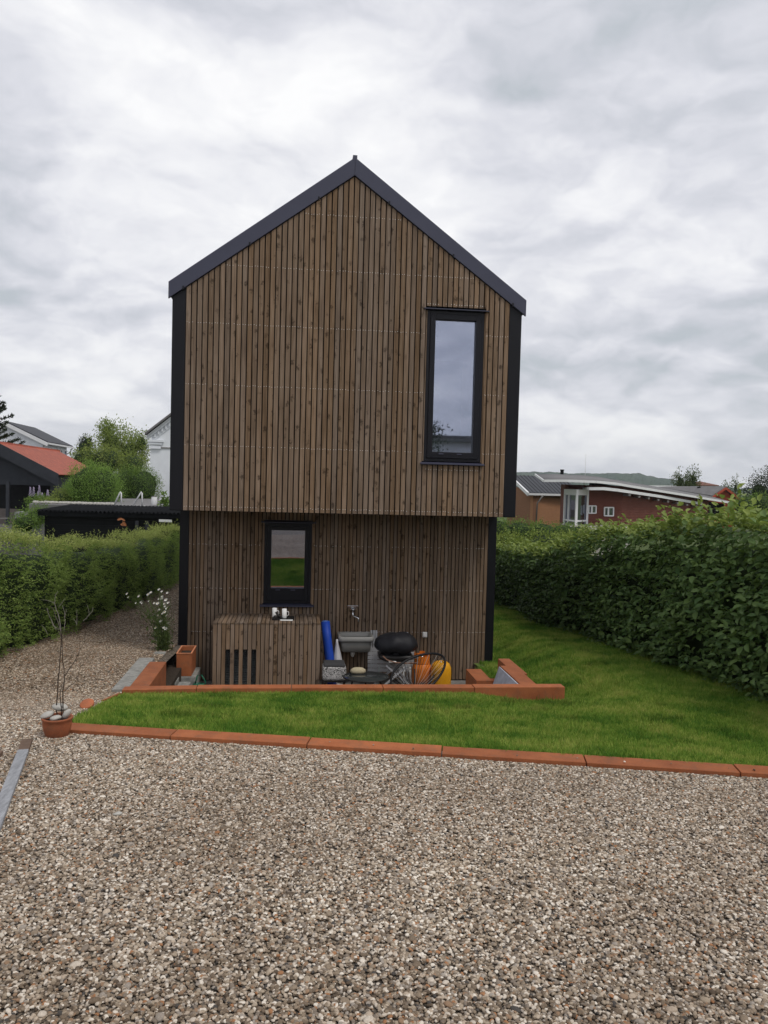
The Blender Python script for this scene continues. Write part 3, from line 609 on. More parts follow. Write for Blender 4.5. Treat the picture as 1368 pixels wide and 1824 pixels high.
b = MB(); b.box(2.18, 2.49, .005, .31, -2.205, -2.155); b.build('top', 'felt', cu, .024)
st = thing('low_stool', 'low dark stool under the squiggle print pouf', 'stool', (2.33, .15, FZ))
MB().box(2.17, 2.5, .02, .29, -2.42, -2.398).build('seat', 'tray', st)
for x in (2.185, 2.485):
    for y in (.04, .27): MB().tube([(x, y, FZ), (x, y, -2.42)], .012, 8).build('leg', 'tray', st)
# sink, drain and tap
MT['sink'] = M('sink_grey', (.17, .165, .15), .4, .1, 5); MT['sinkrim'] = M('sink_rim', (.27, .265, .25), .35, .08, 5); MT['chrome'] = M('chrome', (.65, .65, .66), .2, .05, metal=1); MT['wplast'] = M('white_plastic', (.75, .74, .7), .4, .04)
sk = thing('utility_sink', 'grey wall hung utility sink under the tap', 'sink', (2.66, .8, -2.1))
def loop(x0, x1, y0, y1, z, r=.05, k=4):
    out = []
    for cx_, cy_, a0 in ((x1-r, y1-r, 0), (x0+r, y1-r, 90), (x0+r, y0+r, 180), (x1-r, y0+r, 270)):
        out += [(cx_+r*math.cos(rad(a0+90*i/k)), cy_+r*math.sin(rad(a0+90*i/k)), z) for i in range(k+1)]
    return out
def loft(m, loops, smooth=True, cap0=True, cap1=False):
    k = len(loops[0]); vs = [p for l in loops for p in l]
    fs = [(i*k+j, i*k+(j+1) % k, (i+1)*k+(j+1) % k, (i+1)*k+j) for i in range(len(loops)-1) for j in range(k)]
    if cap0: fs.append(tuple(range(k))[::-1])
    if cap1: fs.append(tuple(range((len(loops)-1)*k, len(loops)*k)))
    return m.add(vs, fs, smooth)
b = MB(); loft(b, [loop(2.485, 2.89, .66, 1.0, -2.125), loop(2.47, 2.905, .62, 1.0, -2.1), loop(2.445, 2.925, .60, 1.0, -1.945), loop(2.46, 2.91, .62, .98, -1.945), loop(2.5, 2.87, .66, .96, -2.08)], cap1=True); b.build('basin', 'sink', sk)
b = MB(); loft(b, [loop(2.42, 2.945, .575, 1.004, -1.945), loop(2.415, 2.95, .57, 1.004, -1.935), loop(2.415, 2.95, .57, 1.004, -1.885), loop(2.425, 2.94, .58, 1.0, -1.878), loop(2.45, 2.915, .61, .97, -1.88), loop(2.46, 2.91, .62, .96, -1.945)], cap0=False); b.build('rim', 'sinkrim', sk)
b = MB(); b.tube([(2.655, .85, -2.12), (2.655, .85, -2.19), (2.655, .88, -2.225), (2.655, 1.0, -2.225)], .024, 10); b.lathe([(.034, 0), (.034, .05), (.02, .055)], (2.655, .85, -2.2), 14); b.build('drain_pipe', 'wplast', sk)
tp = thing('wall_tap', 'chrome outdoor tap on a small plate above the sink', 'tap', (2.65, .98, -1.5))
MB().box(2.565, 2.735, .985, 1.004, -1.50, -1.468).build('back_plate', 'chrome', tp, .004)
b = MB(); b.tube([(2.65, .99, -1.52), (2.65, .93, -1.52)], .028, 12).tube([(2.65, .955, -1.52), (2.65, .95, -1.60), (2.66, .93, -1.625), (2.70, .90, -1.632), (2.73, .88, -1.645), (2.735, .875, -1.70)], .013, 8); b.build('spout', 'chrome', tp)
b = MB(); b.bar((2.60, .92, -1.515), (2.70, .92, -1.515), .014).lathe([(0, 0), (.022, 0), (.022, .03), (0, .03)], (2.65, .92, -1.53), 12); b.build('handle', 'chrome', tp)
# socket
so = thing('wall_socket', 'white outdoor power socket on the slatted wall', 'socket', (3.79, .99, -1.93))
MB().box(3.755, 3.825, .962, 1.003, -1.955, -1.873).build('housing', 'wplast', so, .006); MB().box(3.763, 3.817, .954, .961, -1.945, -1.885).build('flap', 'cup', so, .004)
# grey folding garden table leaning on the wall
MT['alu'] = M('grey_slats', (.40, .40, .41), .45, .1, 10)
ft = thing('folding_table', 'grey slatted folding table leaning on the wall behind the covered grill', 'table', (3.2, .8, FZ))
for k in range(6):
    z1 = -2.075-k*.0605; MB().box(2.875, 3.60, .74+k*-.012, .758+k*-.012, z1-.052, z1).build('slat', 'alu', ft, .004)
for x in (2.945, 2.985, 3.02): MB().bar((x, .80, FZ+.02), (x, .955, -1.845), .028, .02).build('bar', 'alu', ft)
for x in (3.46, 3.505): MB().bar((x, .80, FZ+.02), (x, .955, -1.87), .028, .02).build('bar', 'alu', ft)
for x in (3.43, 3.53): MB().bar((x, .62, FZ), (x, .70, -2.36), .026, .018).build('leg', 'white_soft', ft)
# covered gas grill on a folding stand
MT['cover'] = M('black_cover', (.013, .013, .016), .55, .3, 14, .35); MT['copper'] = M('hose', (.22, .12, .08), .4, .1)
gr = thing('covered_grill', 'gas grill under a black dome cover on a folding stand', 'grill', (3.26, .35, FZ))
nu, nv = 40, 12; vs = []
for i in range(nv+1):
    t = -1+2*i/nv; q_ = math.sin(t*math.pi/2); zz = -1.955+(.19 if t > 0 else .12)*q_; r = max(.02, math.cos(t*math.pi/2))**.72
    if i == 0: r = .72; zz = -2.085
    for j in range(nu):
        a = 6.283*j/nu; w_ = 1-abs(t)*.6; fold = 1+.03*math.sin(7*a+1)*w_+.018*math.sin(13*a)*w_; sagz = -.018*math.sin(5*a+.7)*(1-max(0, t))
        vs.append((3.26+.325*r*math.cos(a)*fold, .38+.25*r*math.sin(a)*fold, zz+sagz+.010*math.sin(3*a)*(t > 0)*(1-t)))
_d = snoise(np.array(vs), 64, 3, 7.0)
vs = [(3.26+(x-3.26)*(1+.035*q), .38+(y-.38)*(1+.035*q), z+.012*q) for (x, y, z), q in zip(vs, _d)]
sk_ = [(3.26+.22*math.cos(6.283*j/nu), .38+.16*math.sin(6.283*j/nu), -2.075) for j in range(nu)]
b = MB(); b.add(sk_+vs, [(i*nu+j, i*nu+(j+1) % nu, (i+1)*nu+(j+1) % nu, (i+1)*nu+j) for i in range(nv+1) for j in range(nu)], True); b.build('cover', 'cover', gr)
b = MB()
for k in range(7):
    x = 3.19+k*.026; z = -1.792-abs(k-2.5)*.004; b.box(x-.009, x+.009, .255, .275, z-.006, z+.005)
b.build('pale_mark', M('pale_print', (.45, .45, .45), .7), gr)
b = MB(); loft(b, [loop(3.08, 3.40, .24, .54, -2.175, .06), loop(3.0, 3.5, .2, .58, -2.13, .06), loop(3.0, 3.5, .2, .58, -2.085, .06)], cap1=True); b.build('cook_box', 'tray', gr)
MB().tube([(3.04, .16, -2.07), (3.10, .13, -2.12), (3.22, .11, -2.155), (3.40, .11, -2.165), (3.56, .13, -2.16)], .009, 7).build('gas_hose', 'copper', gr)
MB().tube([(3.47, .14, -2.09), (3.55, .12, -2.08), (3.56, .13, -2.06)], .016, 8).build('knob', 'chrome', gr); MB().box(3.13, 3.24, .15, .17, -2.165, -2.145).build('handle', 'wplast', gr, .004)
for s in (-1, 1):
    y = .36+.2*s
    MB().bar((2.90, y, FZ), (3.40, y, -2.22), .026).build('leg', 'alu', gr); MB().bar((3.62, y+.03, FZ), (3.10, y+.03, -2.22), .026).build('leg', 'alu', gr)
MB().bar((2.99, .12, -2.20), (2.965, .12, -2.47), .03, .02).build('stay', 'unit', gr)
# round glass table with a beige bundle
MT['dglass'] = M('smoked_glass', (.035, .04, .04), .08, .1, spec=.9)
rt = thing('round_table', 'low round table with dark glass top on the terrace', 'table', (2.76, -.27, FZ))
MB().lathe([(0, 0), (.315, 0), (.32, .006), (.315, .012), (0, .012)], (2.765, -.27, -2.272), 48, sy=.92).build('glass_top', 'dglass', rt)
MB().tube([(2.765+.318*math.cos(6.283*k/40), -.27+.293*math.sin(6.283*k/40), -2.266) for k in range(40)], .011, 6, True).build('rim', 'tray', rt)
for k in range(3):
    a = 2.1*k+.4; MB().tube([(2.765+.27*math.cos(a), -.27+.25*math.sin(a), FZ), (2.765+.22*math.cos(a), -.27+.2*math.sin(a), -2.275)], .012, 8).build('leg', 'tray', rt)
be = thing('beige_bundle', 'small beige rounded bundle at the back of the round table', 'bundle', (2.68, -.05, -2.26))
b = MB(); b.lathe([(0, 0), (.1, 0), (.112, .02), (.105, .05), (.07, .072), (.03, .078), (0, .079)], (2.665, -.07, -2.259), 20, sy=.6); b.build('bundle_body', M('beige_cloth', (.42, .36, .24), .9, .15, 30, .3), be)
# string chair
MT['string'] = M('string', (.22, .22, .21), .6, .1); MT['hoop'] = M('black_hoop', (.012, .012, .013), .5, .1)
ch = thing('string_chair', 'round black hoop garden chair with fanned strings beside the gas bottles', 'chair', (3.5, -.5, FZ))
rim = []
for k in range(48):
    a = 6.283*k/48; u_, v_ = math.cos(a), math.sin(a)
    # egg hoop, long axis from lower left front to upper right back
    rim.append(Vector((3.47, -.35, -2.21))+Vector((.385, .22, .17))*u_*(1+.08*u_)+Vector((.10, -.30, -.13))*v_*(1-.12*u_))
MB().tube(rim, .017, 8, True).build('hoop', 'hoop', ch)
ctr = Vector((3.45, -.30, -2.46))
for k in range(48):
    p0 = rim[k]; mid = p0.lerp(ctr, .55)+Vector((0, .05, -.05)); MB().tube([p0, mid, ctr], .0038, 4).build('string', 'string' if k % 3 == 0 else 'hoop', ch)
for k in (4, 14, 26, 38): MB().tube([rim[k].lerp(ctr, .35), rim[k].lerp(ctr, .6)+Vector((0, 0, -.12)), Vector((3.42+.3*math.cos(k), -.32+.28*math.sin(k), FZ))], .011, 6).build('leg', 'hoop', ch)
MB().tube([ctr+Vector((.07*math.cos(6.283*k/16), .07*math.sin(6.283*k/16), -.006)) for k in range(16)], .009, 6, True).build('seat_ring', 'hoop', ch)
# gas bottles
MT['orange'] = M('orange_paint', (.62, .17, .02), .45, .12, 8); MT['yellow'] = M('yellow_plastic', (.72, .33, .015), .42, .08, 6)
g1 = thing('gas_bottle', 'orange gas bottle with raised collar behind the string chair', 'gas bottle', (3.66, .42, FZ), 'gas bottles')
MB().lathe([(0, .02), (.12, .02), (.145, .06), (.15, .12), (.15, .32), (.13, .40), (.08, .44), (.03, .455), (.03, .47), (0, .47)], (3.66, .42, FZ), 28).build('cylinder', 'orange', g1)
b = MB()
for k in range(22):
    a0, a1 = rad(-20+k*10), rad(-10+k*10)
    for s in (0, 3.1416):
        if (k > 16 and s) : continue
    pa_, pb_ = Vector((math.cos(a0), math.sin(a0), 0)), Vector((math.cos(a1), math.sin(a1), 0)); c0 = Vector((3.66, .42, FZ+.42))
    h = .155 if k % 9 in (0, 1, 2, 8) else .125
    b.hexa([c0+pa_*.108, c0+pb_*.108, c0+pb_*.118, c0+pa_*.118], [q+Vector((0, 0, h)) for q in (c0+pa_*.108, c0+pb_*.108, c0+pb_*.118, c0+pa_*.118)])
b.build('collar', 'orange', g1); b = MB()
for k in range(12):
    a0, a1 = rad(205+k*11), rad(216+k*11); pa_, pb_ = Vector((math.cos(a0), math.sin(a0), 0)), Vector((math.cos(a1), math.sin(a1), 0)); c0 = Vector((3.66, .42, FZ+.42)); h = .16 if k in (0, 1, 10, 11) else .115
    b.hexa([c0+pa_*.108, c0+pb_*.108, c0+pb_*.118, c0+pa_*.118], [q+Vector((0, 0, h)) for q in (c0+pa_*.108, c0+pb_*.108, c0+pb_*.118, c0+pa_*.118)])
b.build('collar', 'orange', g1); MB().lathe([(0, 0), (.03, 0), (.03, .05), (.018, .06), (0, .06)], (3.66, .42, FZ+.47), 12).build('valve', 'chrome', g1)
g2 = thing('gas_bottle', 'yellow gas bottle with smooth rounded shoulders by the string chair', 'gas bottle', (3.93, .28, FZ), 'gas bottles')
MB().lathe([(0, .0), (.14, .0), (.152, .03), (.152, .30), (.148, .38), (.125, .44), (.09, .468), (.05, .475), (.05, .43), (0, .43)], (3.93, .28, FZ), 32).build('shell', 'yellow', g2)
MB().lathe([(0, 0), (.025, 0), (.025, .04), (0, .045)], (3.93, .28, FZ+.43), 12).build('valve', 'chrome', g2); MB().lathe([(.155, 0), (.157, .01), (.157, .05), (.155, .06)], (3.93, .28, FZ+.02), 32).build('base_band', 'tray', g2)
# paving stones seen under the table
for x, y in ((2.98, -.5), (3.3, -.45)):
    pass
# left end: planter on a block, concrete pieces, watering can, daisies in a black box
sp_ = thing('corten_planter', 'rusty steel box planter on a concrete block at the left house corner', 'planter', (.25, .35, -2.45))
b = MB(); x0, x1, y0, y1, z0, z1 = .13, .335, .0, .50, -2.32, -2.005
b.box(x0, x1, y0, y0+.012, z0, z1).box(x0, x1, y1-.012, y1, z0, z1).box(x0, x0+.012, y0+.012, y1-.012, z0, z1).box(x1-.012, x1, y0+.012, y1-.012, z0, z1); b.build('box', 'corten', sp_)
MT['corten_edge'] = corten_mat('weathered_steel_edge', (.5, .2, .1), (.4, .13, .06)); b = MB()
b.box(x0-.006, x1+.006, y0-.006, y0+.014, z1, z1+.01).box(x0-.006, x1+.006, y1-.014, y1+.006, z1, z1+.01).box(x0-.006, x0+.014, y0+.014, y1-.014, z1, z1+.01).box(x1-.014, x1+.006, y0+.014, y1-.014, z1, z1+.01); b.build('rim', 'corten_edge', sp_)
MB().box(x0+.012, x1-.012, y0+.012, y1-.012, z1-.09, z1-.06).build('soil', 'soil', sp_)
def cblock(label, *a): return tag(box('concrete_block', 'concrete', None, *a, bevel=.006), label, 'concrete block', 'concrete blocks at the terrace corner')
cblock('concrete block under the rusty box planter', .135, .40, -.03, .56, FZ, -2.325)
cblock('low concrete block in front of the rusty box planter', .02, .21, -.62, -.28, FZ, -2.26)
cblock('flat pale concrete piece beside the planter block', .25, .40, -.75, -.55, FZ, -2.255)
cblock('weathered concrete kerb slab beside the left terrace wing', -.17, -.02, -.95, .06, -2.4, -1.985)
cblock('worn concrete kerb slab behind the left end of the terrace edging', -.14, .045, -2.72, -1.25, -2.2, -1.775)
cblock('pale concrete step between kerb and box planter', .0, .13, .45, .85, FZ, -2.14)
tag(MB().hexa([(-.07, -3.45, -1.75), (-.045, -3.45, -1.75), (-.005, -2.9, -1.85), (-.03, -2.9, -1.85)], [(-.07, -3.45, -1.685), (-.045, -3.45, -1.685), (-.005, -2.9, -1.765), (-.03, -2.9, -1.765)]).build('rusty_strip', 'corten'), 'thin rusty steel strip in gravel at the left lawn corner', 'strip')
MT['green'] = M('green_plastic', (.012, .11, .06), .35, .1)
wc = thing('watering_can', 'dark green plastic watering can at the left foot of the slatted cover', 'watering can', (.47, -.1, FZ))
b = MB(); b.lathe([(0, 0), (.1, 0), (.105, .02), (.09, .2), (.07, .235), (.06, .235), (.07, .19), (0, .05)], (.45, -.1, FZ+.02), 20, sy=.7); b.build('body', 'green', wc); MB().lathe([(0, 0), (.11, 0), (.11, .018), (0, .018)], (.45, -.1, FZ), 20, sy=.75).build('base', 'green', wc)
MB().tube([(.40, -.1, FZ+.24), (.43, -.1, FZ+.36), (.49, -.1, FZ+.37), (.54, -.1, FZ+.28), (.535, -.1, FZ+.14)], .009, 7).build('handle', 'green', wc)
MB().tube([(.36, -.1, FZ+.06), (.28, -.1, FZ+.14), (.22, -.1, FZ+.24)], [.02, .014, .01], 8).build('spout', 'green', wc)
# daisies
MT['stem'] = leaf_mat('daisy_stem', (.03, .06, .012), (.12, .16, .05), .2); MT['petal'] = M('petal', (.82, .82, .8), .7, .04); MT['eye'] = M('daisy_eye', (.6, .4, .03), .8)
dz_ = -2.16; dd = thing('daisy_plant', 'tall clump of white ox-eye daisies leaning over the path at the house corner', 'flowers', (-.09, .35, dz_))
sv = MB(); ctrs = []; r_ = random.Random(3); lc, lt, ln_, lsz = [], [], [], []
for k in range(85):
    bx_, by_ = -.09+r_.gauss(0, .05), .36+r_.gauss(0, .08); h = r_.uniform(.45, 1.02); lean = -r_.uniform(-.04, .55)*h**1.6; ly = r_.uniform(-.12, .15)*h
    if r_.random() < .4: lean *= .25
    pp = [Vector((bx_+lean*t*t, by_+ly*t, dz_+h*(t-.12*t*t*abs(lean)))) for t in (0, .35, .7, 1)]
    sv.tube(pp, [.0035, .003, .0025, .002], 3)
    for q in range(5):
        t = r_.uniform(.05, .8); s0 = pp[0].lerp(pp[3], t); lc.append(s0); lt.append((r_.gauss(0, 1), r_.gauss(0, 1), .7)); ln_.append((0, 0, 1)); lsz.append(r_.uniform(.04, .09))
    if k < 38: ctrs.append((pp[3], (pp[3]-pp[2]).normalized()))
tag(sv.build('stems', M('stem_plain', (.07, .1, .03), .7), dd), kind='stuff')
tag(link('leaves', leaves_mesh('daisy_leaves', np.array(lc), np.array(lt), np.array(ln_), np.array(lsz), rng.random(len(lc)), 'stem', width=.25), dd), kind='stuff')
fm = bpy.data.meshes.new('daisy_flower'); vs, fs = [(0, 0, .003)], []
for k in range(14):
    a = 6.283*k/14; vs += [(.008*math.cos(a-.2), .008*math.sin(a-.2), 0), (.03*math.cos(a-.17), .03*math.sin(a-.17), .004), (.033*math.cos(a+.05), .033*math.sin(a+.05), .002), (.008*math.cos(a+.2), .008*math.sin(a+.2), 0)]; o_ = 1+4*k; fs.append((o_, o_+1, o_+2, o_+3))
o_ = len(vs); vs += [(.01*math.cos(6.283*k/8), .01*math.sin(6.283*k/8), .004) for k in range(8)]+[(0, 0, .009)]; fs += [(o_+k, o_+(k+1) % 8, o_+8) for k in range(8)]
fm.from_pydata(vs, [], fs); fm.materials.append(MT['petal']); fm.materials.append(MT['eye'])
for p in fm.polygons: p.material_index = 0 if len(p.vertices) == 4 else 1
for c, d in ctrs:
    o = link('flower', fm, dd); o.location = c; o.rotation_euler = (Vector((d.x*.6-.25, d.y*.6-.5, .75))).to_track_quat('Z', 'Y').to_euler(); o.scale = [random.uniform(.5, .85)]*3
bk = thing('black_planter_box', 'black planter box below the daisies at the house corner', 'planter', (-.07, .35, -2.35))
b = MB(); x0, x1, y0, y1, z0, z1 = -.2, .06, .16, .56, -2.4, -2.11
b.box(x0, x1, y0, y0+.015, z0, z1).box(x0, x1, y1-.015, y1, z0, z1).box(x0, x0+.015, y0+.015, y1-.015, z0, z1).box(x1-.015, x1, y0+.015, y1-.015, z0, z1); b.build('box', 'tray', bk); box('soil', 'soil', bk, x0+.015, x1-.015, y0+.015, y1-.015, z1-.08, z1-.04)

# ------------------------------------------------------------------ things on the gravel
MT['terra'] = corten_mat('terracotta', (.36, .115, .05), (.27, .08, .036), .65)
pz = gz(.06, -5.3)-.015; pc = (.057, -5.30, pz)
pot = thing('terracotta_pot', 'terracotta pot with bare twiggy shrub at the left end of the rusty edging', 'plant pot', pc)
MB().lathe([(0, 0), (.068, 0), (.074, .006), (.092, .06), (.101, .11), (.099, .135), (.107, .142), (.109, .152), (.104, .157), (.093, .154), (.09, .12), (0, .115)], pc, 40).build('pot_body', 'terra', pot)
MB().lathe([(0, 0), (.09, 0), (.088, .012), (0, .018)], (pc[0], pc[1], pz+.116), 24).build('soil', 'soil', pot)
MT['bark'] = M('twig_bark', (.035, .024, .018), .85, .3, 60); MT['bark2'] = M('pale_twig', (.20, .18, .155), .85, .25, 60)
sh = thing('bare_shrub', 'leafless thin stemmed shrub growing in the terracotta pot', 'shrub', (pc[0], pc[1], pz+.12))
def stem(pl, r0, r1, mat, dy):
    k = len(pl); pts = [P(x, y, Y=-5.3+dy*(i/(k-1))) for i, (x, y) in enumerate(pl)]
    # refine with small kinks
    out = []
    for a, c in zip(pts, pts[1:]):
        for t in (0, .5): out.append(a.lerp(c, t)+Vector((random.gauss(0, .003), random.gauss(0, .004), 0))*(1 if t else 0))
    out.append(pts[-1]); n_ = len(out)
    MB().tube(out, [r0+(r1-r0)*i/(n_-1) for i in range(n_)], 5).build('twig', mat, sh)
stem([(103, 1280), (101, 1250), (103, 1215), (107, 1170), (109, 1140), (108, 1118)], .0048, .003, 'bark', .06)
stem([(112, 1280), (112, 1250), (115, 1210), (114, 1190), (111, 1160), (110, 1130)], .0048, .002, 'bark', -.05)
stem([(109, 1278), (108, 1250), (107, 1235), (110, 1222)], .0042, .002, 'bark', -.1)
stem([(116, 1204), (123, 1192), (131, 1182), (138, 1168), (143, 1156), (150, 1146)], .003, .0012, 'bark', .1)
stem([(115, 1231), (124, 1222), (132, 1217), (139, 1207), (142, 1190), (142, 1178)], .0026, .001, 'bark', .08)
stem([(108, 1130), (107, 1110), (104, 1095), (100, 1086), (97, 1075), (98, 1065), (103, 1053)], .003, .0012, 'bark2', .1)
stem([(108, 1128), (104, 1110), (99, 1098), (95, 1085), (90, 1080)], .0026, .001, 'bark2', -.1)
stem([(100, 1122), (94, 1110), (88, 1098), (84, 1083), (81, 1088)], .0026, .001, 'bark2', .06)
stem([(114, 1124), (116, 1108), (115, 1090), (111, 1078)], .0024, .001, 'bark2', .04)
stem([(116, 1100), (119, 1085)], .0016, .0008, 'bark2', .02); stem([(98, 1075), (86, 1070), (73, 1068)], .0016, .0008, 'bark2', .05)
stem([(104, 1082), (110, 1074), (116, 1066)], .0016, .0008, 'bark2', .03); stem([(85, 1130), (80, 1120), (74, 1113)], .0018, .0008, 'bark2', .03)
stem([(137, 1113), (134, 1106), (130, 1102)], .0016, .0008, 'bark2', .02); stem([(137, 1114), (137, 1098), (137, 1085)], .0014, .0007, 'bark2', .05)
stem([(148, 1106), (157, 1097), (165, 1088), (166, 1082)], .002, .0009, 'bark2', .1); stem([(159, 1095), (157, 1084), (154, 1076)], .0014, .0007, 'bark2', .04)
for a_, c_ in (((107, 1120), (98, 1118)), ((109, 1138), (104, 1125))): stem([a_, c_, (c_[0]-6, c_[1]-10)], .0018, .0008, 'bark2', -.05)
stem([(143, 1156), (143, 1140), (140, 1125), (137, 1113)], .0014, .0009, 'bark', .05); stem([(150, 1146), (152, 1130), (150, 1115), (148, 1106)], .0014, .001, 'bark', .05)
MT['rock'] = M('pale_rock', (.40, .385, .35), .85, .2, 14, .4)
def rock(name, label, c, r, rot, seed, mat='rock', cat='stone', group=None):
    bm = bmesh.new(); bmesh.ops.create_icosphere(bm, subdivisions=3, radius=1); pts = np.array([v.co for v in bm.verts]); d = snoise(pts, seed, 3, .8)
    for v, q in zip(bm.verts, d): v.co = Vector((v.co.x*r[0], v.co.y*r[1], v.co.z*r[2]))*(1+.14*q)
    me = bpy.data.meshes.new(name); bm.to_mesh(me); bm.free(); me.polygons.foreach_set('use_smooth', [True]*len(me.polygons)); me.materials.append(MT[mat])
    o = link(name, me); o.location = c; o.rotation_euler = rot; return tag(o, label, cat, group)
zz = pz+.17
rock('stone', 'topmost pale stone in the terracotta pot', (.065, -5.27, zz+.045), (.052, .035, .026), (0, .1, .2), 1, group='stones in the pot')
rock('stone', 'pale stone at the left rim of the terracotta pot', (-.005, -5.32, zz+.006), (.05, .032, .022), (0, -.35, .3), 2, group='stones in the pot')
rock('stone', 'pale stone at the right rim of the terracotta pot', (.125, -5.31, zz+.008), (.045, .028, .022), (0, -1.0, -.2), 3, group='stones in the pot')
rock('stone', 'low front stone in the terracotta pot', (.06, -5.36, zz-.006), (.045, .028, .02), (0, -.25, 0), 4, group='stones in the pot')
# terracotta saucer lying tilted on the gravel
q = P(156, 1249, Y=-3.98); q.z = gz(q.x, q.y)+.02
sa = thing('terracotta_saucer', 'round terracotta disc lying tilted on the gravel behind the pot', 'saucer', q)
so_ = MB().lathe([(0, 0), (.052, 0), (.06, .008), (.062, .024), (.056, .03), (0, .032)], (0, 0, 0), 32).build('disc', 'terra', sa); so_.matrix_parent_inverse = Matrix.Identity(4); so_.rotation_euler = (.5, -.15, 0); so_.location = (0, 0, .005)
# weathered planks at the left edge
MT['plank'] = M('weathered_plank', (.27, .275, .29), .8, .3, 9, .4, stretch=(6, 1, 6)); MT['plank_b'] = M('brown_plank', (.13, .085, .06), .8, .3, 9, .4)
def plank(name, label, a, c, w, h, mat, end=None):
    a = Vector((a[0], a[1], gz(a[0], a[1])+.02)); c = Vector((c[0], c[1], gz(c[0], c[1])+.02)); t = thing(name, label, 'plank', a)
    k = a.lerp(c, .14); MB().bar(k, c, w, h).build('board', mat, t, .003)
    MB().bar(a, k, w, h*.98).build('brown_end', 'plank_b', t, .003)
plank('plank', 'long grey weathered plank lying on gravel at the left edge', (-.085, -5.50), (.33, -7.35), .068, .026, 'plank')
plank('plank', 'short brown plank end at the left picture edge', (-.185, -5.80), (-.12, -6.6), .09, .03, 'plank_b')
rock('stone', 'pale flat pebble lying on the gravel near the plank', (.83, -6.9, gz(.83, -6.9)+.012), (.024, .018, .009), (0, 0, .4), 8)

# ------------------------------------------------------------------ hedges
MT['leafR'] = leaf_mat('broad_leaf', (.06, .12, .036), (.17, .25, .075), .28, .45, .22)
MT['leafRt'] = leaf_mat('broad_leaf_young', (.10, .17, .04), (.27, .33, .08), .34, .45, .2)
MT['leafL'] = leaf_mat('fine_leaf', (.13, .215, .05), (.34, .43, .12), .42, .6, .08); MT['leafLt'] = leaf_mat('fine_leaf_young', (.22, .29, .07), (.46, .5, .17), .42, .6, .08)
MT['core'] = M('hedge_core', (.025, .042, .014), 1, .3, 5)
MT['twig'] = M('hedge_twig', (.05, .035, .025), .9, .2)
def hedge(label, side, xf, ys, topf, thick, n, size, mat, mat_top, seed, oval, width, bulge=.16, lean=.12, group='garden hedges', skew=0.0, bf=.9):
    """side +1: face looks towards +x, -1: towards -x; xf face position, ys (y0,y1), topf(y) top height"""
    y0, y1 = ys; r = np.random.default_rng(seed); root = thing('hedge', label, 'hedge', (xf-side*thick/2, (y0+y1)/2, gz(xf, (y0+y1)/2)), group)
    def face(y, t):                                      # x of the trimmed face at y and relative height t
        p = np.stack([y, t*2.0, y*0+seed], 1); return xf+skew*(y-2)+side*(bulge*snoise(p, seed, 3, bf)-lean*np.abs(t-.45)**2*1.2+.05)
    # dark inner body
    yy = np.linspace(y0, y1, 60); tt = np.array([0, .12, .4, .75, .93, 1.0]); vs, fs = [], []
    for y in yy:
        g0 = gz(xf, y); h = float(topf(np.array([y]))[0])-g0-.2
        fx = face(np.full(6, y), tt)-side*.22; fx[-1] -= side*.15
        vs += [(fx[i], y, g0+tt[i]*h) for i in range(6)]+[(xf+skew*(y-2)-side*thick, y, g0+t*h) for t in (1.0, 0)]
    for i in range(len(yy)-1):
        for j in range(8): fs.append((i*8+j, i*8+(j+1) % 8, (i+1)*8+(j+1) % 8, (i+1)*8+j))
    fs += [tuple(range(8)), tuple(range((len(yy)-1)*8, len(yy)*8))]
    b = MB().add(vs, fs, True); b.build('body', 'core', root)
    # leaves on sprays: each spray is a short twig with leaves either side
    def sprays(k, top, dens_small=1.0):
        y = r.uniform(y0, y1, k); g0 = ground(np.full(k, xf), y); h = topf(y)-g0
        if top:
            x = xf+skew*(y-2)-side*r.uniform(-.08, thick*.75, k); z = g0+h+.09*snoise(np.stack([x*1.3, y, x*0], 1), seed+5, 3, 1.6)-.02+r.exponential(.03, k)
            dirn = np.stack([r.normal(side*.25, .5, k), r.normal(0, .5, k), r.uniform(.35, 1.1, k)], 1)
        else:
            t = r.uniform(.01, 1.0, k)**.92; x = face(y, t)-side*r.exponential(.05, k); z = g0+t*h
            dirn = np.stack([side*r.uniform(.5, 1.1, k), r.normal(0, .55, k), r.normal(.12, .4, k)], 1)
        return np.stack([x, y, z], 1), unit(dirn)
    per = 5
    A = []
    for top, frac in ((False, .74), (True, .26)):
        k = int(n*frac/per); base, d = sprays(k, top); L = size*2.4*r.uniform(.6, 1.3, k)
        for j in range(per):
            t = (j+.3)/per; c = base+d*(L*t)[:, None]+r.normal(0, size*.12, (k, 3))
            sgn = (-1)**j; sd = unit(np.cross(d, np.array([0, 0, 1.]))+1e-3)
            tip = d*.55+sd*sgn*.8+r.normal(0, .3, (k, 3)); tip[:, 2] -= .32 if not top else .05
            nr = np.array([side*.55, 0, .8])+r.normal(0, .33, (k, 3))
            if top: nr = np.array([0, 0, 1.])+r.normal(0, .4, (k, 3))
            sz = size*r.uniform(.6, 1.25, k)*(1.0 if j < per-1 else .8)
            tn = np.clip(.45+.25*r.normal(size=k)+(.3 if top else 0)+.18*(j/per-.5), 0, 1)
            A.append((c, tip, nr, sz, tn, np.full(k, top)))
    c, tip, nr, sz, tn, tp = [np.concatenate(q) for q in zip(*A)]
    return root, c, tip, nr, sz, tn, tp
def topR(y): return np.interp(y, [-7, -3.5, -2, 0, 2.5, 4, 7, 12], [.18, .08, -.02, -.22, -.55, -.92, -1.15, -1.2])
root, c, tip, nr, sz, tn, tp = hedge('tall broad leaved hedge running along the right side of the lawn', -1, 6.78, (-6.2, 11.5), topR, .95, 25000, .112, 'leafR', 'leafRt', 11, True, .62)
camv = np.array(CAM); dist = np.linalg.norm(c-camv, axis=1)
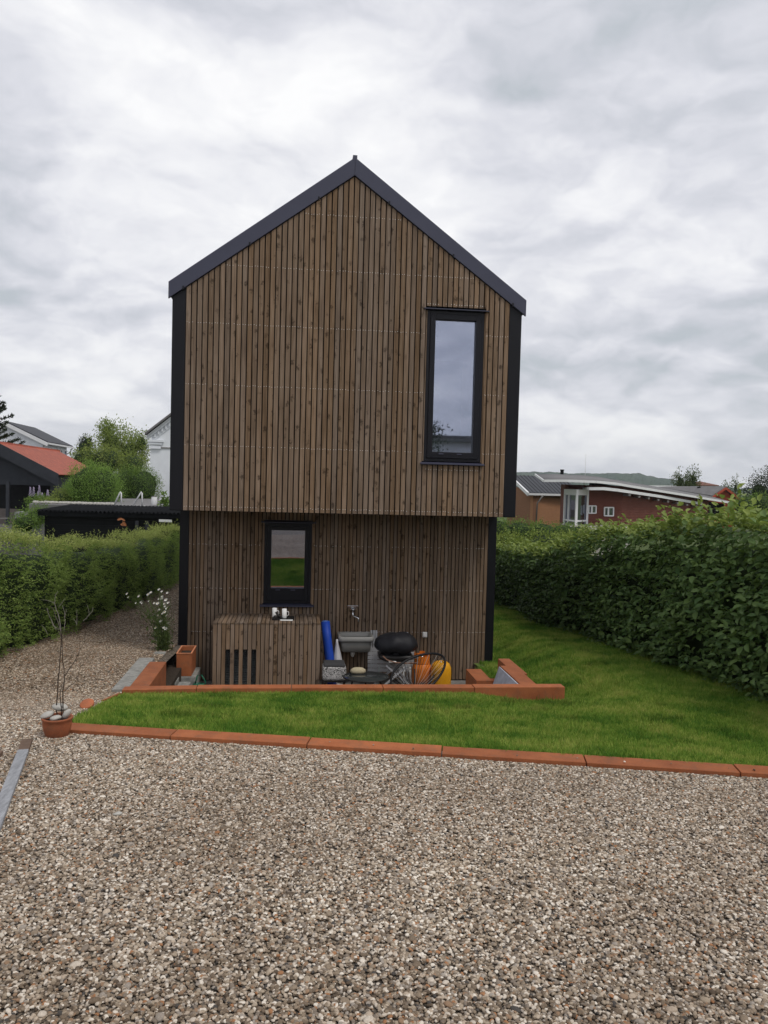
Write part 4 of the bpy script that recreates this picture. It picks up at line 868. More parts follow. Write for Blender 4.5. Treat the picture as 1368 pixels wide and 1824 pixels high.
# the 300 leaves that show largest are leaves of their own
vx = (c-camv)@np.array(CR); vz = (c-camv)@np.array(CF); vis = (np.abs(vx/vz) < .49) & (c[:, 0] < 6.80)
score = np.where(vis, sz/dist, 0); pick = np.argsort(-score)[:300]; rest = np.ones(len(c), bool); rest[pick] = False
def put(mask, name, mat, oval=True, width=.62, parent=None):
    if mask.sum(): tag(link(name, leaves_mesh(name, c[mask], tip[mask], nr[mask], sz[mask], tn[mask], mat, oval, width), parent), kind='stuff')
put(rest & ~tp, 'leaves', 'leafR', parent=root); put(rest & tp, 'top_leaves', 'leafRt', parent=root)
lm = [leaves_mesh('leaf', np.zeros((1, 3)), np.array([[0, 1., 0]]), np.array([[0, 0, 1.]]), np.ones(1), np.array([t]), 'leafR', True, .62) for t in (.15, .4, .6, .85)]
for i in pick:
    t_ = Vector(unit(tip[i:i+1])[0]); s_ = t_.cross(Vector(nr[i])).normalized(); u_ = s_.cross(t_).normalized()
    o = link('leaf', lm[min(3, int(tn[i]*4))], root); mw = Matrix((s_, t_, u_)).transposed().to_4x4(); o.rotation_euler = mw.to_euler(); o.location = c[i]; o.scale = [float(sz[i])]*3
def topL(y): return np.interp(y, [-6, -2, 0, 3, 6, 12, 18], [-.12, -.26, -.48, -.78, -.98, -1.10, -1.12])+.05*np.sin(y*1.9)+.04*np.sin(y*3.7+1)
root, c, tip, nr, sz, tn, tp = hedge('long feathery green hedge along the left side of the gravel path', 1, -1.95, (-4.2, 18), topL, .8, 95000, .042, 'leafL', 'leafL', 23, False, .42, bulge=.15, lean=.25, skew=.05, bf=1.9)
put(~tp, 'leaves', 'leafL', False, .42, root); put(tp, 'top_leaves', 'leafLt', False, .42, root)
# tall shoots standing out of the left hedge
r_ = np.random.default_rng(5); lc, lt, ls_ = [], [], []; sb = MB()
for k in range(150):
    y = r_.uniform(-2.5, 14); x = -1.95+.05*(y-2)-r_.uniform(.0, .7); z = float(topL(np.array([y]))[0])-.05; h = r_.uniform(.1, .32); d = Vector((r_.normal(.1, .2), r_.normal(0, .25), 1)).normalized(); a = Vector((x, y, z)); sb.tube([a, a+d*h], [.003, .0015], 3)
    for j in range(14):
        lc.append(a+d*h*(j+1)/14); lt.append(d*.9+Vector(r_.normal(0, .5, 3))); ls_.append(r_.uniform(.03, .05))
tag(sb.build('shoots', 'twig', root), kind='stuff')
tag(link('shoot_leaves', leaves_mesh('shoot_leaves', np.array(lc), np.array(lt), r_.normal(0, 1, (len(lc), 3)), np.array(ls_), r_.uniform(.2, 1, len(lc)), 'leafLt', False, .4), root), kind='stuff')
# lower clipped hedge beyond the lawn
def blob_foliage(name, label, cat, blobs, nleaf, size, mat, seed, base=None, trunk=None, oval=False, width=.6, group=None, core=.72, shell=.5, trunk_mat='twig', rough=.25, branches=0):
    """crown of many leaf clumps spread through a set of ellipsoids (centre, radii)"""
    r = np.random.default_rng(seed); C0 = np.mean([b[0] for b in blobs], 0); base = base if base is not None else (C0[0], C0[1], min(b[0][2]-b[1][2] for b in blobs))
    root = thing(name, label, cat, base, group); vol = np.array([b[1][0]*b[1][1]*b[1][2] for b in blobs])**(2/3); vol = vol/vol.sum()
    P_, T_, Z_, I_ = [], [], [], []
    for (cc, rr), w in zip(blobs, vol):
        k = max(20, int(nleaf*w)); ncl = max(8, k//14); u = unit(r.normal(size=(ncl, 3))); rad_ = 1-shell*r.random(ncl)**1.6+rough*.35*snoise(u*2+seed, seed, 3, 1.2)
        cl = np.array(cc)+u*rad_[:, None]*np.array(rr); idx = r.integers(0, ncl, k)
        pts = cl[idx]+r.normal(0, 1, (k, 3))*np.array(rr)*.13*(1+rough); P_.append(pts); T_.append(u[idx]+r.normal(0, .7, (k, 3))+np.array([0, 0, .1])); I_.append(np.clip(.5+.22*r.normal(size=ncl)[idx]+.1*r.normal(size=k)+.12*u[idx][:, 2], 0, 1))
    pts = np.concatenate(P_); n_ = len(pts); sz_ = size*r.uniform(.6, 1.3, n_)
    tag(link('crown', leaves_mesh('crown', pts, np.concatenate(T_), r.normal(0, .6, (n_, 3))+np.array([0, 0, .9]), sz_, np.concatenate(I_), mat, oval, width), root), kind='stuff')
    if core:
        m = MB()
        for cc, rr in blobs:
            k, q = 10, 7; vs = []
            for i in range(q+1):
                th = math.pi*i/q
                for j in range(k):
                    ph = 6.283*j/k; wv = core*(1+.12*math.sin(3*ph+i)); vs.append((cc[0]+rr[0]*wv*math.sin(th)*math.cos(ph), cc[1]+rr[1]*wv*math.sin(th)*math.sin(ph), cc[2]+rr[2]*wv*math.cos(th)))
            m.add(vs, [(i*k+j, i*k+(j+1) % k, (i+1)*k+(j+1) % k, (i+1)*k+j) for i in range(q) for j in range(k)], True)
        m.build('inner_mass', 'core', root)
    if trunk:
        m = MB(); bz = Vector(base); tz = Vector((C0[0], C0[1], C0[2])); m.tube([bz, bz.lerp(tz, .5)+Vector((trunk*.6, 0, 0)), tz], [trunk, trunk*.75, trunk*.4], 8)
        for cc, rr in blobs: m.tube([bz.lerp(tz, .55), Vector(cc)+Vector((0, 0, -rr[2]*.2))], [trunk*.5, trunk*.15], 5)
        m.build('trunk', trunk_mat, root)
    return root
MT['bushG'] = leaf_mat('bush_leaf', (.07, .14, .032), (.2, .3, .07), .32)
MT['bushB'] = leaf_mat('round_bush_leaf', (.11, .215, .045), (.29, .43, .10), .35); MT['bushY'] = leaf_mat('bush_leaf_yellow', (.12, .17, .04), (.3, .36, .09), .34)
MT['bushD'] = leaf_mat('dark_needle', (.012, .02, .012), (.035, .05, .026), .1)
def at(x, y, d): return np.array(P(x, y, d=d))
ppm = lambda d: F/d
def bl(x0, x1, y0, y1, d, depth=None):                  # ellipsoid filling a pixel box at a depth
    c = at((x0+x1)/2, (y0+y1)/2, d); rx = (x1-x0)/2*d/F; rz = (y1-y0)/2*d/F; return (c, (rx, depth or rx, rz))
GRP = 'shrubs in the neighbouring gardens'
# beyond the end of the lawn, right of the house
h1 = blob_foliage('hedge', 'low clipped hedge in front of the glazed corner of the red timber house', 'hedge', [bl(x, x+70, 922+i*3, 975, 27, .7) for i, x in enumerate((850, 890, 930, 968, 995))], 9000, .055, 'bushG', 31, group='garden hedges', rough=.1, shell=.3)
blob_foliage('shrub', 'yellowish loose shrub at the far end of the lawn beside the house', 'shrub', [bl(868, 930, 948, 1010, 20.5, .6), bl(850, 900, 960, 1040, 20, .6)], 5000, .06, 'bushY', 32, group=GRP)
blob_foliage('shrub', 'bushy shrub with yellow green tips before the low clipped hedge', 'shrub', [bl(925, 1010, 946, 1010, 22, .7), bl(985, 1055, 950, 1015, 23, .7)], 6000, .065, 'bushY', 33, group=GRP)

# ------------------------------------------------------------------ right background: houses, trees, hills
MT['brick_o'] = M('orange_brick', (.40, .20, .105), .9, .12, 3, stretch=(1, 1, 9)); MT['timber_r'] = M('red_timber', (.165, .06, .043), .8, .2, 2.5, stretch=(1, 1, 10))
MT['roof_d'] = M('dark_roof', (.05, .052, .06), .7, .2, 4); MT['roof_g'] = M('felt_roof', (.17, .165, .165), .85, .15, 3); MT['white'] = M('white_paint', (.72, .72, .72), .6, .05, 3)
MT['win'] = glass_mat('far_glass', .35, (.25, .27, .27)); MT['yard'] = M('pale_paving', (.33, .31, .28), .9, .12, 4); MT['red'] = M('red_paint', (.42, .085, .045), .8, .1, 3); MT['soff'] = M('soffit', (.2, .19, .18), .9, .1)
def quadbox(m, a, b, c, d, off): return m.prism([a, b, c, d], off)
def wallp(a, b, zb, zt, th=.2):                         # upright slab from a to b (tops may differ)
    a, b = Vector((a[0], a[1], 0)), Vector((b[0], b[1], 0)); n = (b-a).cross(Vector((0, 0, 1))).normalized()*-th
    zt = zt if isinstance(zt, tuple) else (zt, zt); m = MB()
    return m.prism([(a.x, a.y, zb), (b.x, b.y, zb), (b.x, b.y, zt[1]), (a.x, a.y, zt[0])], n)
def V(x, y, d): return P(x, y, d=d)
GR = -2.7
_a, _b, _c, _d = V(1036, 950, 37), V(1112, 950, 38), V(1125, 930, 47), V(1000, 930, 47)
tag(MB().prism([(q.x, q.y, -1.8) for q in (_a, _b, _c, _d)], (0, 0, -1)).build('paved_yard', 'yard'), kind='structure')
# orange brick house
bh = thing('brick_house', 'orange brick house with dark seamed roof right of the timber house', 'house', tuple(V(960, 900, 57.2).xy)+(GR,))
c0 = V(950, 879, 54.6); cl = V(905, 862, 59.1); cr = V(1030, 880, 57.2); ez = V(950, 877, 54.6).z
wallp((cl.x, cl.y), (c0.x, c0.y), GR, (ez+.45, ez), .25).build('gable_wall', M('brown_brick', (.25, .125, .07), .9, .12, 3, stretch=(1, 1, 9)), bh)
wallp((c0.x, c0.y), (cr.x, cr.y), GR, ez, .25).build('wall', 'brick_o', bh)
e0 = V(941, 877.5, 54.1); e1 = V(1035, 880, 56.7); r0 = V(908, 846, 60.5); r1 = V(1005, 850, 63.7)
m = MB(); m.prism([e0, e1, r1, r0], (0, 0, -.16)); rf = m.build('roof', 'roof_d', bh)
for t in np.linspace(.04, .96, 14): a, c = e0.lerp(e1, t), r0.lerp(r1, t); MB().bar(a+Vector((0, 0, .02)), c+Vector((0, 0, .02)), .05, .05).build('roof_seam', 'roof_d', rf)
MB().bar(e0-Vector((0, 0, .1)), e1-Vector((0, 0, .1)), .12, .14).build('gutter', 'white', bh); MB().bar(e0-Vector((0, 0, .1)), r0-Vector((0, 0, .1)), .12, .24).build('bargeboard', 'white', bh)
dp = V(968, 882, 54.5); MB().tube([dp, dp+Vector((-.35, .2, -.55)), dp+Vector((-.4, .2, -2.4))], .05, 8).build('downpipe', 'soff', bh)
for x in (936, 944): q = V(x, 888, 56.7); MB().box(q.x-.07, q.x+.07, q.y-.35, q.y-.15, q.z-.22, q.z+.2).build('wall_lamp', 'roof_d', bh)
cq = V(1001, 846, 61.1); cy_ = thing('flue_pipe', 'black flue pipe above the dark seamed roof', 'chimney', tuple(cq)); MB().lathe([(.13, -.6), (.13, .34), (.16, .35), (.16, .42), (0, .42)], tuple(cq), 14).build('pipe', 'black', cy_)
# red timber house with sweeping roofs
rh = thing('red_timber_house', 'red brown timber house with sweeping white edged roofs and glazed corner', 'house', tuple(V(1090, 900, 48).xy)+(GR,))
g0, g1, g2 = V(1007, 872, 47.5), V(1028, 872, 46), V(1047, 873, 47); w1 = V(1109, 880, 47.6); w2 = V(1262, 900, 56); wl = V(999, 870, 48.5)
zs = .55
wallp((wl.x, wl.y), (g0.x, g0.y), GR, zs, .2).build('wall', 'timber_r', rh)
wallp((g2.x, g2.y), (w1.x, w1.y), GR+.55, zs, .2).build('wall', 'timber_r', rh); wallp((w1.x, w1.y), (w2.x, w2.y), GR+.3, (zs, -.25), .2).build('wall', 'timber_r', rh)
wallp((g0.x+.1, g0.y+.6), (g2.x, g2.y+.35), g1.z-.05, zs, .1).build('wall', 'timber_r', rh)
for k in range(17):                                     # boards
    z = -2.1+k*.155
    MB().bar((g2.x+.02, g2.y-.02, z), (w1.x, w1.y-.02, z), .03, .022).build('board', 'timber_r', rh)
    zz_ = z-.05
    if zz_ < -.35: MB().bar((w1.x, w1.y-.02, z), (w2.x, w2.y-.02, z), .03, .022).build('board', 'timber_r', rh)
gb = GR; gt = g1.z
for a, c, nm in ((g0, g1, 0), (g1, g2, 1)):
    a2, c2 = Vector((a.x, a.y, gt)), Vector((c.x, c.y, gt)); mb = Vector((0, 0, gb-gt))
    w = MB(); w.bar(a2-Vector((0, 0, .16)), c2-Vector((0, 0, .16)), .1, .34); (w.bar(a2, a2+mb, .12) if nm == 0 else w); w.bar(c2, c2+mb, .125).bar(a2+mb*.62, c2+mb*.62, .09)
    if nm == 0: w.bar(a2.lerp(c2, .33), a2.lerp(c2, .33)+mb, .09)
    wn = w.build('window', 'white', rh)
    n_ = (c2-a2).cross(Vector((0, 0, 1))).normalized()*-.04; MB().prism([a2+n_, c2+n_, c2+n_+mb, a2+n_+mb], n_*.3).build('pane', 'win', wn)
for xa, xb, ya, yb in ((1049, 1062, 901, 914), (1077, 1093, 904, 919)):
    t0, t1 = (xa-1047)/(1109-1047), (xb-1047)/(1109-1047); a, c = g2.lerp(w1, t0), g2.lerp(w1, t1); zt, zb = V(xa, ya, 47).z, V(xa, yb, 47).z; o_ = Vector((0, -.06, 0)); w = MB()
    p = [Vector((a.x, a.y, zt))+o_, Vector((c.x, c.y, zt))+o_, Vector((c.x, c.y, zb))+o_, Vector((a.x, a.y, zb))+o_]
    for i in range(4): w.bar(p[i], p[(i+1) % 4], .07)
    w.bar(p[0].lerp(p[1], .42), p[3].lerp(p[2], .42), .09); wn = w.build('window', 'white', rh); MB().prism([q+Vector((0, .02, 0)) for q in p], (0, .02, 0)).build('pane', 'win', wn)
def fascia_roof(pts, back, h, name):
    """curved roof: front edge points, swept back"""
    fr = [Vector(p) for p in pts]; k = len(fr); bk_ = [p+Vector(back) for p in fr]; m = MB()
    m.add(fr+bk_+[p-Vector((0, 0, h)) for p in fr]+[p-Vector((0, 0, h)) for p in bk_], [(i, i+1, k+i+1, k+i) for i in range(k-1)]+[(2*k+i, 3*k+i, 3*k+i+1, 2*k+i+1) for i in range(k-1)]+[(i, 2*k+i, 2*k+i+1, i+1) for i in range(k-1)]+[(k+i, k+i+1, 3*k+i+1, 3*k+i) for i in range(k-1)]+[(0, k, 3*k, 2*k), (k-1, 3*k-1, 4*k-1, 2*k-1)], True)
    r = m.build(name, 'roof_g', rh); f = MB()
    for a, c in zip(fr, fr[1:]): f.bar(a-Vector((0, .05, h*.5)), c-Vector((0, .05, h*.5)), .06, h+.05)
    f.bar(fr[0]-Vector((.03, 0, h*.5)), bk_[0]-Vector((.03, 0, h*.5)), .06, h+.05)
    f.build('fascia', 'white', r); return r
fascia_roof([V(969, 855, 45.5), V(1010, 855, 45.3), V(1062, 857, 45.5), V(1095, 860, 46.3), V(1120, 864.5, 47), V(1215, 880, 52), V(1313, 896.5, 58)], (1.5, 6.5, .42), .09, 'upper_roof')
fascia_roof([V(1049, 868.5, 45.6), V(1075, 868.5, 45.7), V(1098, 871, 46), V(1175, 882.5, 50), V(1250, 896, 55)], (.4, 2.0, -.05), .12, 'lower_roof')
wallp((V(1052, 870, 47.2).x, V(1052, 870, 47.2).y), (V(1290, 893, 58).x, V(1290, 893, 58).y), -1.6, (.75, -.55), .1).build('clerestory', 'black', rh)
for k in range(8): a = V(1112+k*17, 879+k*2.9, 47.6+k*.95); MB().box(a.x-.06, a.x+.06, a.y-.8, a.y+.2, a.z-.14, a.z-.02).build('rafter_end', 'soff', rh)
an = V(1042, 852, 52); tag(MB().tube([an-Vector((0, 0, .5)), an+Vector((0, 0, 1.6))], .016, 6).build('antenna_mast', 'white'), 'thin pale antenna mast above the sweeping roof', 'antenna')
vp = V(1246, 877, 66); t = thing('roof_vent', 'dark vent pipe on the grey roof before the red gable', 'vent', tuple(vp)); MB().lathe([(.13, -.5), (.13, .35), (.2, .38), (.2, .45), (0, .5)], tuple(vp), 12).build('pipe', 'black', t)
# red gable annex
rg = thing('red_gable_house', 'small bright red gable house behind the right end of the sweeping roof', 'house', tuple(V(1290, 890, 66).xy)+(GR,))
a, ap, c = V(1270, 884, 64), V(1289, 872, 64), V(1310, 889, 64)
MB().prism([a, ap, c, Vector((c.x, c.y, GR)), Vector((a.x, a.y, GR))], (.3, 6, 0)).build('wall', 'red', rg)
m = MB(); m.prism([ap+Vector((0, -.3, .12)), a+Vector((-.25, -.3, -.05)), V(1172, 870, 70), V(1188, 868.5, 74)], (0, 0, .12)); m.build('roof', 'roof_g', rg); MB().bar(ap+Vector((0, -.3, .1)), c+Vector((.3, -.3, -.1)), .2, .18).build('bargeboard', 'red', rg); MB().bar(ap+Vector((0, -.3, .1)), a+Vector((-.2, -.3, -.1)), .2, .16).build('bargeboard', 'red', rg)
m = MB(); m.prism([ap+Vector((0, -.3, .14)), c+Vector((.3, -.3, -.06)), c+Vector((.6, 6, -.06)), ap+Vector((.3, 6, .14))], (0, 0, .1)); m.build('roof', 'roof_g', rg)
fb = thing('flat_roofed_building', 'far low building with white roof edge below the hills', 'building', tuple(V(1170, 870, 95).xy)+(GR,))
a, c = V(1145, 866, 95), V(1204, 866.5, 95); MB().prism([a, c, Vector((c.x, c.y, GR)), Vector((a.x, a.y, GR))], (.5, 8, 0)).build('wall', 'roof_d', fb); MB().bar(a, c, .3, .22).build('roof_edge', 'white', fb)
fb = thing('brown_roofed_building', 'far low building with brown roof right of the birch trees', 'building', tuple(V(1260, 870, 105).xy)+(GR,))
a, c = V(1240, 866, 105), V(1275, 866.5, 105); MB().prism([a, c, Vector((c.x, c.y, GR)), Vector((a.x, a.y, GR))], (.5, 8, 0)).build('wall', 'roof_d', fb); MB().prism([a+Vector((-.3, -.3, .05)), c+Vector((.3, -.3, .05)), c+Vector((-.4, 3, .5)), a+Vector((.4, 3, .5))], (0, 0, .12)).build('roof', M('brown_roof', (.16, .07, .05), .8), fb)
GT = 'trees behind the houses'
MT['treeF'] = leaf_mat('far_leaf', (.04, .065, .025), (.12, .15, .06), .22)
blob_foliage('birch_tree', 'feathery light green tree rising behind the sweeping roof', 'tree', [bl(1200, 1222, 838, 875, 80, 1.0), bl(1216, 1232, 846, 876, 80, 1.0), bl(1226, 1244, 832, 876, 80, .9), bl(1204, 1246, 858, 885, 80, 1.2)], 3200, .17, 'treeF', 41, base=tuple(V(1222, 880, 80).xy)+(GR,), trunk=.15, group=GT, core=.35, shell=.8, rough=.7)
blob_foliage('birch_tree', 'slender pointed tree left of the big dark conifer', 'tree', [bl(1286, 1300, 853, 895, 90, .8), bl(1284, 1312, 872, 905, 90, 1)], 1200, .17, 'treeF', 42, base=tuple(V(1293, 890, 90).xy)+(GR,), trunk=.12, group=GT, core=.3, shell=.8, rough=.6)
blob_foliage('birch_tree', 'slender tree just left of the big dark conifer', 'tree', [bl(1304, 1316, 849, 890, 92, .8), bl(1300, 1326, 875, 905, 92, 1)], 1200, .17, 'treeF', 43, base=tuple(V(1310, 890, 92).xy)+(GR,), trunk=.12, group=GT, core=.3, shell=.8, rough=.6)
blob_foliage('conifer_tree', 'big dark spreading conifer at the right picture edge', 'tree', [bl(1352, 1420, 828, 880, 62, 1.6), bl(1328, 1375, 852, 900, 62, 1.3), bl(1340, 1440, 850, 915, 62, 2)], 9000, .12, 'bushD', 44, base=tuple(V(1385, 890, 62).xy)+(GR,), trunk=.3, group=GT, core=.5, shell=.6, rough=.7)
blob_foliage('shrub', 'dark green bush below the big conifer beside the red gable', 'shrub', [bl(1308, 1345, 882, 925, 58, 1.2), bl(1332, 1375, 878, 920, 58, 1.2)], 2600, .11, 'bushG', 45, group=GRP)
# wooded hills
def hills():
    m, t, b = new_mat('wooded_hill'); L = t.links; ge = N(t, 'ShaderNodeNewGeometry'); n = N(t, 'ShaderNodeTexNoise'); L.new(ge.outputs[0], n.inputs['Vector']); n.inputs['Scale'].default_value = .035; n.inputs['Detail'].default_value = 6; n.inputs['Roughness'].default_value = .7
    L.new(ramp(t, n.outputs[0], ((.35, (.018, .035, .022)), (.55, (.04, .065, .035)), (.7, (.075, .1, .05)))), b.inputs['Base Color']); b.inputs['Roughness'].default_value = 1; b.inputs['Specular IOR Level'].default_value = 0
    D = 1500; xs = np.linspace(-900, 2600, 700); prof = [(-900, 852), (-300, 842), (0, 838), (300, 846), (700, 850), (921, 839), (1000, 841), (1060, 844), (1130, 843), (1170, 850), (1230, 859), (1290, 867), (1368, 871), (1600, 874), (2600, 880)]
    ty_ = np.interp(xs, [p[0] for p in prof], [p[1] for p in prof]); bump = snoise(np.stack([xs*.05, xs*0, xs*0], 1), 8, 4, 1.4)*1.6+rng.normal(0, .35, len(xs))
    vs, rows = [], 9
    for k in range(rows):
        s = k/(rows-1)
        for x, y, bb in zip(xs, ty_, bump):
            top = P(x, y+bb, d=D); lo = P(x, 872+(x-684)*.026, d=D*.72); q = lo.lerp(top, s); z = -2.8+(top.z+2.8)*(s**1.3)+rng.normal(0, 1.4)*(1 if 0 < k < rows-1 else 0); vs.append((q.x, q.y, z))
    n_ = len(xs); fs = [(k*n_+i, k*n_+i+1, (k+1)*n_+i+1, (k+1)*n_+i) for k in range(rows-1) for i in range(n_-1)]
    me = bpy.data.meshes.new('hills'); me.from_pydata(vs, [], fs); me.update(); me.materials.append(m); tag(link('hills', me), kind='structure')
hills()

# ------------------------------------------------------------------ left background
MT['tile'] = None
def tile_mat():
    m, t, b = new_mat('red_tile'); L = t.links; tcn = N(t, 'ShaderNodeTexCoord')
    n = N(t, 'ShaderNodeTexNoise'); L.new(tcn.outputs[3], n.inputs['Vector']); n.inputs['Scale'].default_value = 3
    L.new(ramp(t, n.outputs[0], ((.35, (.36, .075, .035)), (.65, (.47, .105, .05)))), b.inputs['Base Color']); b.inputs['Roughness'].default_value = .6; return m
MT['tile'] = tile_mat(); MT['dark_wall'] = M('dark_cladding', (.035, .038, .046), .8, .15, 3); MT['blackwood'] = M('black_boards', (.010, .0105, .013), .7, .25, 4)
MT['plaster'] = M('white_plaster', (.74, .76, .79), .8, .05, 2); MT['corr'] = M('dark_corrugated', (.016, .017, .019), .9, .3, 6, spec=.03)
GL = -2.1
tag(MB().box(-60, -3.2, 21.5, 120, -2.84, GL).build('yard_ground', M('asphalt', (.12, .115, .11), .95, .2, 2)), kind='structure')
# black shed with corrugated roof
SZ = 22.0
a, c = V(66, 909, SZ), V(330, 915, SZ+.4); sd_ = thing('black_shed', 'low black shed with corrugated roof behind the left hedge', 'shed', ((a.x+c.x)/2, a.y, -2.7))
wa, wc_ = Vector((a.x+.1, a.y+.35, 0)), Vector((c.x, c.y+.35, 0)); zt = a.z-.05
for k in range(12):
    z = -2.7+k*.17; z1 = min(z+.166, zt-.06)
    if z1 > z: MB().prism([(wa.x, wa.y, z), (wc_.x, wc_.y, z), (wc_.x, wc_.y-.012, z1), (wa.x, wa.y-.012, z1)], (0, .06, 0)).build('board', 'blackwood', sd_)
MB().prism([(wa.x, wa.y+.07, -2.7), (wc_.x, wc_.y+.07, -2.7), (wc_.x, wc_.y+.07, zt-.05), (wa.x, wa.y+.07, zt-.05)], (0, 2.4, 0)).build('wall', 'blackwood', sd_)
n_ = 420; top_, bot_ = [], []
vs = []
for k in range(n_):
    t = k/(n_-1); p = a.lerp(c, t); w = .03*math.sin(6.283*t*36)
    vs += [(p.x, p.y, p.z+w), (p.x+.15, p.y+3.0, p.z+w+.06), (p.x, p.y, p.z+w-.018), (p.x+.15, p.y+3.0, p.z+w+.04)]
fs = []
for k in range(n_-1): i, j = 4*k, 4*k+4; fs += [(i, j, j+1, i+1), (i+2, i+3, j+3, j+2), (i, i+2, j+2, j)]
MB().add(vs, fs, True).build('corrugated_roof', 'corr', sd_)
MB().bar(a+Vector((0, .08, -.085)), c+Vector((0, .08, -.085)), .05, .12).build('fascia', 'corr', sd_)
m = MB(); q0, q1 = V(283, 925, SZ+.2), V(306, 926, SZ+.2); m.prism([q0, q1, q1-Vector((0, 0, .07)), q0-Vector((0, 0, .07))], (0, .03, 0)); m.build('pale_gap', 'white', sd_)
q0, q1 = V(244, 928, SZ+.15), V(262, 928, SZ+.15); MB().bar(q0, q0-Vector((0, 0, .9)), .08).build('post', 'dark_wall', sd_); MB().bar(q1, q1-Vector((0, 0, .9)), .08).build('post', 'dark_wall', sd_)
MT['rustleaf'] = M('orange_wood', (.30, .12, .05), .7, .4, 20)
q = V(218, 930, SZ-.9); orn = thing('hanging_ornament', 'small orange brown ornament in front of the black shed', 'ornament', tuple(q))
for dx, dz, an_, s in ((-.08, .05, .3, .16), (.06, .02, -.9, .17), (.0, -.06, -.2, .17), (.03, .09, -.5, .12)):
    l = leaves_mesh('ornament_leaf', np.array([[q.x+dx-.06, q.y, q.z+dz]]), np.array([[math.cos(an_), .1, math.sin(an_)]]), np.array([[0, -1., .6]]), np.array([s]), np.array([.5]), 'rustleaf', True, .5); link('leaf', l, orn)
MB().tube([q+Vector((0, .02, .1)), q+Vector((0, .02, -1.3))], .008, 5).build('stake', 'twig', orn); MB().box(q.x-.19, q.x+.14, q.y, q.y+.05, q.z-.27, q.z-.245).build('perch', 'bushY', orn)
# raised terrace with bathing ladder behind the shed
q0, q1 = V(72, 905, 27.5), V(340, 905, 26); zd = V(200, 900, 27).z
dk = tag(MB().prism([(q0.x, q0.y-1.2, zd), (q1.x, q1.y-.2, zd), (q1.x+1, q1.y+14, zd), (q0.x-1.2, q0.y+5, zd)], (0, 0, -2.2)).build('raised_terrace', 'roof_g'), kind='structure')
def rail(pl, d, label):
    pts = [V(x, y, d) for x, y in pl]; pts[0].z = zd; pts[-1].z = zd; t = thing('ladder_rail', label, 'handrail', tuple(pts[0]), 'white bent handrails'); m = MB(); sm = []
    for i, p in enumerate(pts): sm.append(p)
    m.tube(sm, .024, 8); m.build('tube', 'white', t); MB().lathe([(0, 0), (.07, 0), (.07, .02), (0, .025)], tuple(pts[-1]), 12).build('foot_plate', 'white', t)
rail([(202, 903), (213, 879), (214.5, 876.5), (216, 879), (216, 902)], 25.6, 'white bent handrail farther from the white house'); rail([(235, 907), (250, 879), (251.5, 876.5), (253, 879), (253, 904)], 25.2, 'white bent handrail nearer to the white house')
a, c = V(236, 908.5, 25.1), V(256, 904, 25.6); tag(MB().prism([(a.x, a.y, zd+.01), (c.x-.2, a.y, zd+.01), (c.x+.05, c.y+.3, zd+.01), (a.x+.25, c.y+.3, zd+.01)], (0, 0, .05)).build('stone_slab', 'white'), 'white slab under the handrail nearer to the white house', 'slab')
for i in range(26):
    px = 62+i*5.6+random.uniform(-2, 2); p = V(px, 902+random.uniform(-1.5, 1), 26.8); p.z = zd+.04
    rock('edge_stone', 'pale rough stone in the row edging the raised terrace behind the shed', p, (.1*random.uniform(.7, 1.3), .08, .06), (0, 0, random.random()*3), 100+i, 'rock', 'stone', 'pale edge stones behind the shed')
# garden plants on it
blob_foliage('shrub', 'big rounded clipped green bush behind the black shed', 'shrub', [bl(124, 190, 826, 908, 30.5, 1.0), bl(150, 212, 832, 906, 30.5, .9), bl(122, 210, 850, 910, 30.5, 1.0)], 26000, .05, 'bushB', 51, group=GRP, rough=.08, shell=.22, core=.8)
blob_foliage('hedge', 'clipped hedge between the rounded bush and the white gabled house', 'hedge', [bl(200, 250, 832, 905, 36, .9), bl(225, 285, 834, 905, 36, .9)], 12000, .055, 'bushG', 52, group='garden hedges', rough=.08, shell=.25, core=.78)
blob_foliage('deciduous_tree', 'tall light green tree left of the white gabled house', 'tree', [bl(168, 230, 756, 830, 62, 2.2), bl(200, 262, 768, 850, 62, 2.2), bl(175, 205, 750, 785, 62, 1), bl(235, 268, 765, 815, 62, 1)], 9500, .15, 'treeF2' if 'treeF2' in MT else 'bushY', 53, base=tuple(V(212, 850, 62).xy)+(GL,), trunk=.25, group=GT, core=.45, shell=.75, rough=.6)
blob_foliage('shrub', 'yellow green shrubbery between red roof and tall tree', 'shrub', [bl(126, 180, 796, 850, 52, 1.5), bl(160, 220, 793, 850, 52, 1.5), bl(200, 265, 806, 850, 54, 1.5)], 9000, .11, 'bushY', 54, group=GRP, core=.7)
blob_foliage('conifer_tree', 'small dark conifer peeking over the yellow green shrubbery', 'tree', [bl(138, 165, 782, 815, 66, 1), bl(148, 164, 777, 800, 66, .7)], 1800, .12, 'bushD', 55, base=tuple(V(152, 840, 66).xy)+(GL,), trunk=.15, group=GT, core=.7)
blob_foliage('shrub', 'yellowish low perennials beside the rounded bush', 'shrub', [bl(92, 130, 870, 906, 30, .7), bl(60, 110, 886, 908, 29, .7)], 4200, .05, 'bushY', 56, group=GRP, core=.6, rough=.4)
blob_foliage('shrub', 'low green bedding plants at the left end of the raised terrace', 'shrub', [bl(48, 90, 882, 905, 29, .6), bl(42, 88, 898, 945, 24, .6), bl(20, 68, 912, 955, 22, .6)], 4800, .05, 'bushG', 57, group=GRP, core=.6, rough=.4)
q = V(295, 893, 26); blob_foliage('potted_plant', 'small leafy plant by the white pots against the white gabled house', 'plant', [((q.x, q.y, zd+.22), (.22, .2, .24))], 260, .1, 'bushG', 58, base=(q.x, q.y, zd), core=0, shell=.9, rough=.6)
MT['lupin'] = M('lupin', (.42, .36, .5), .8, .3, 30)
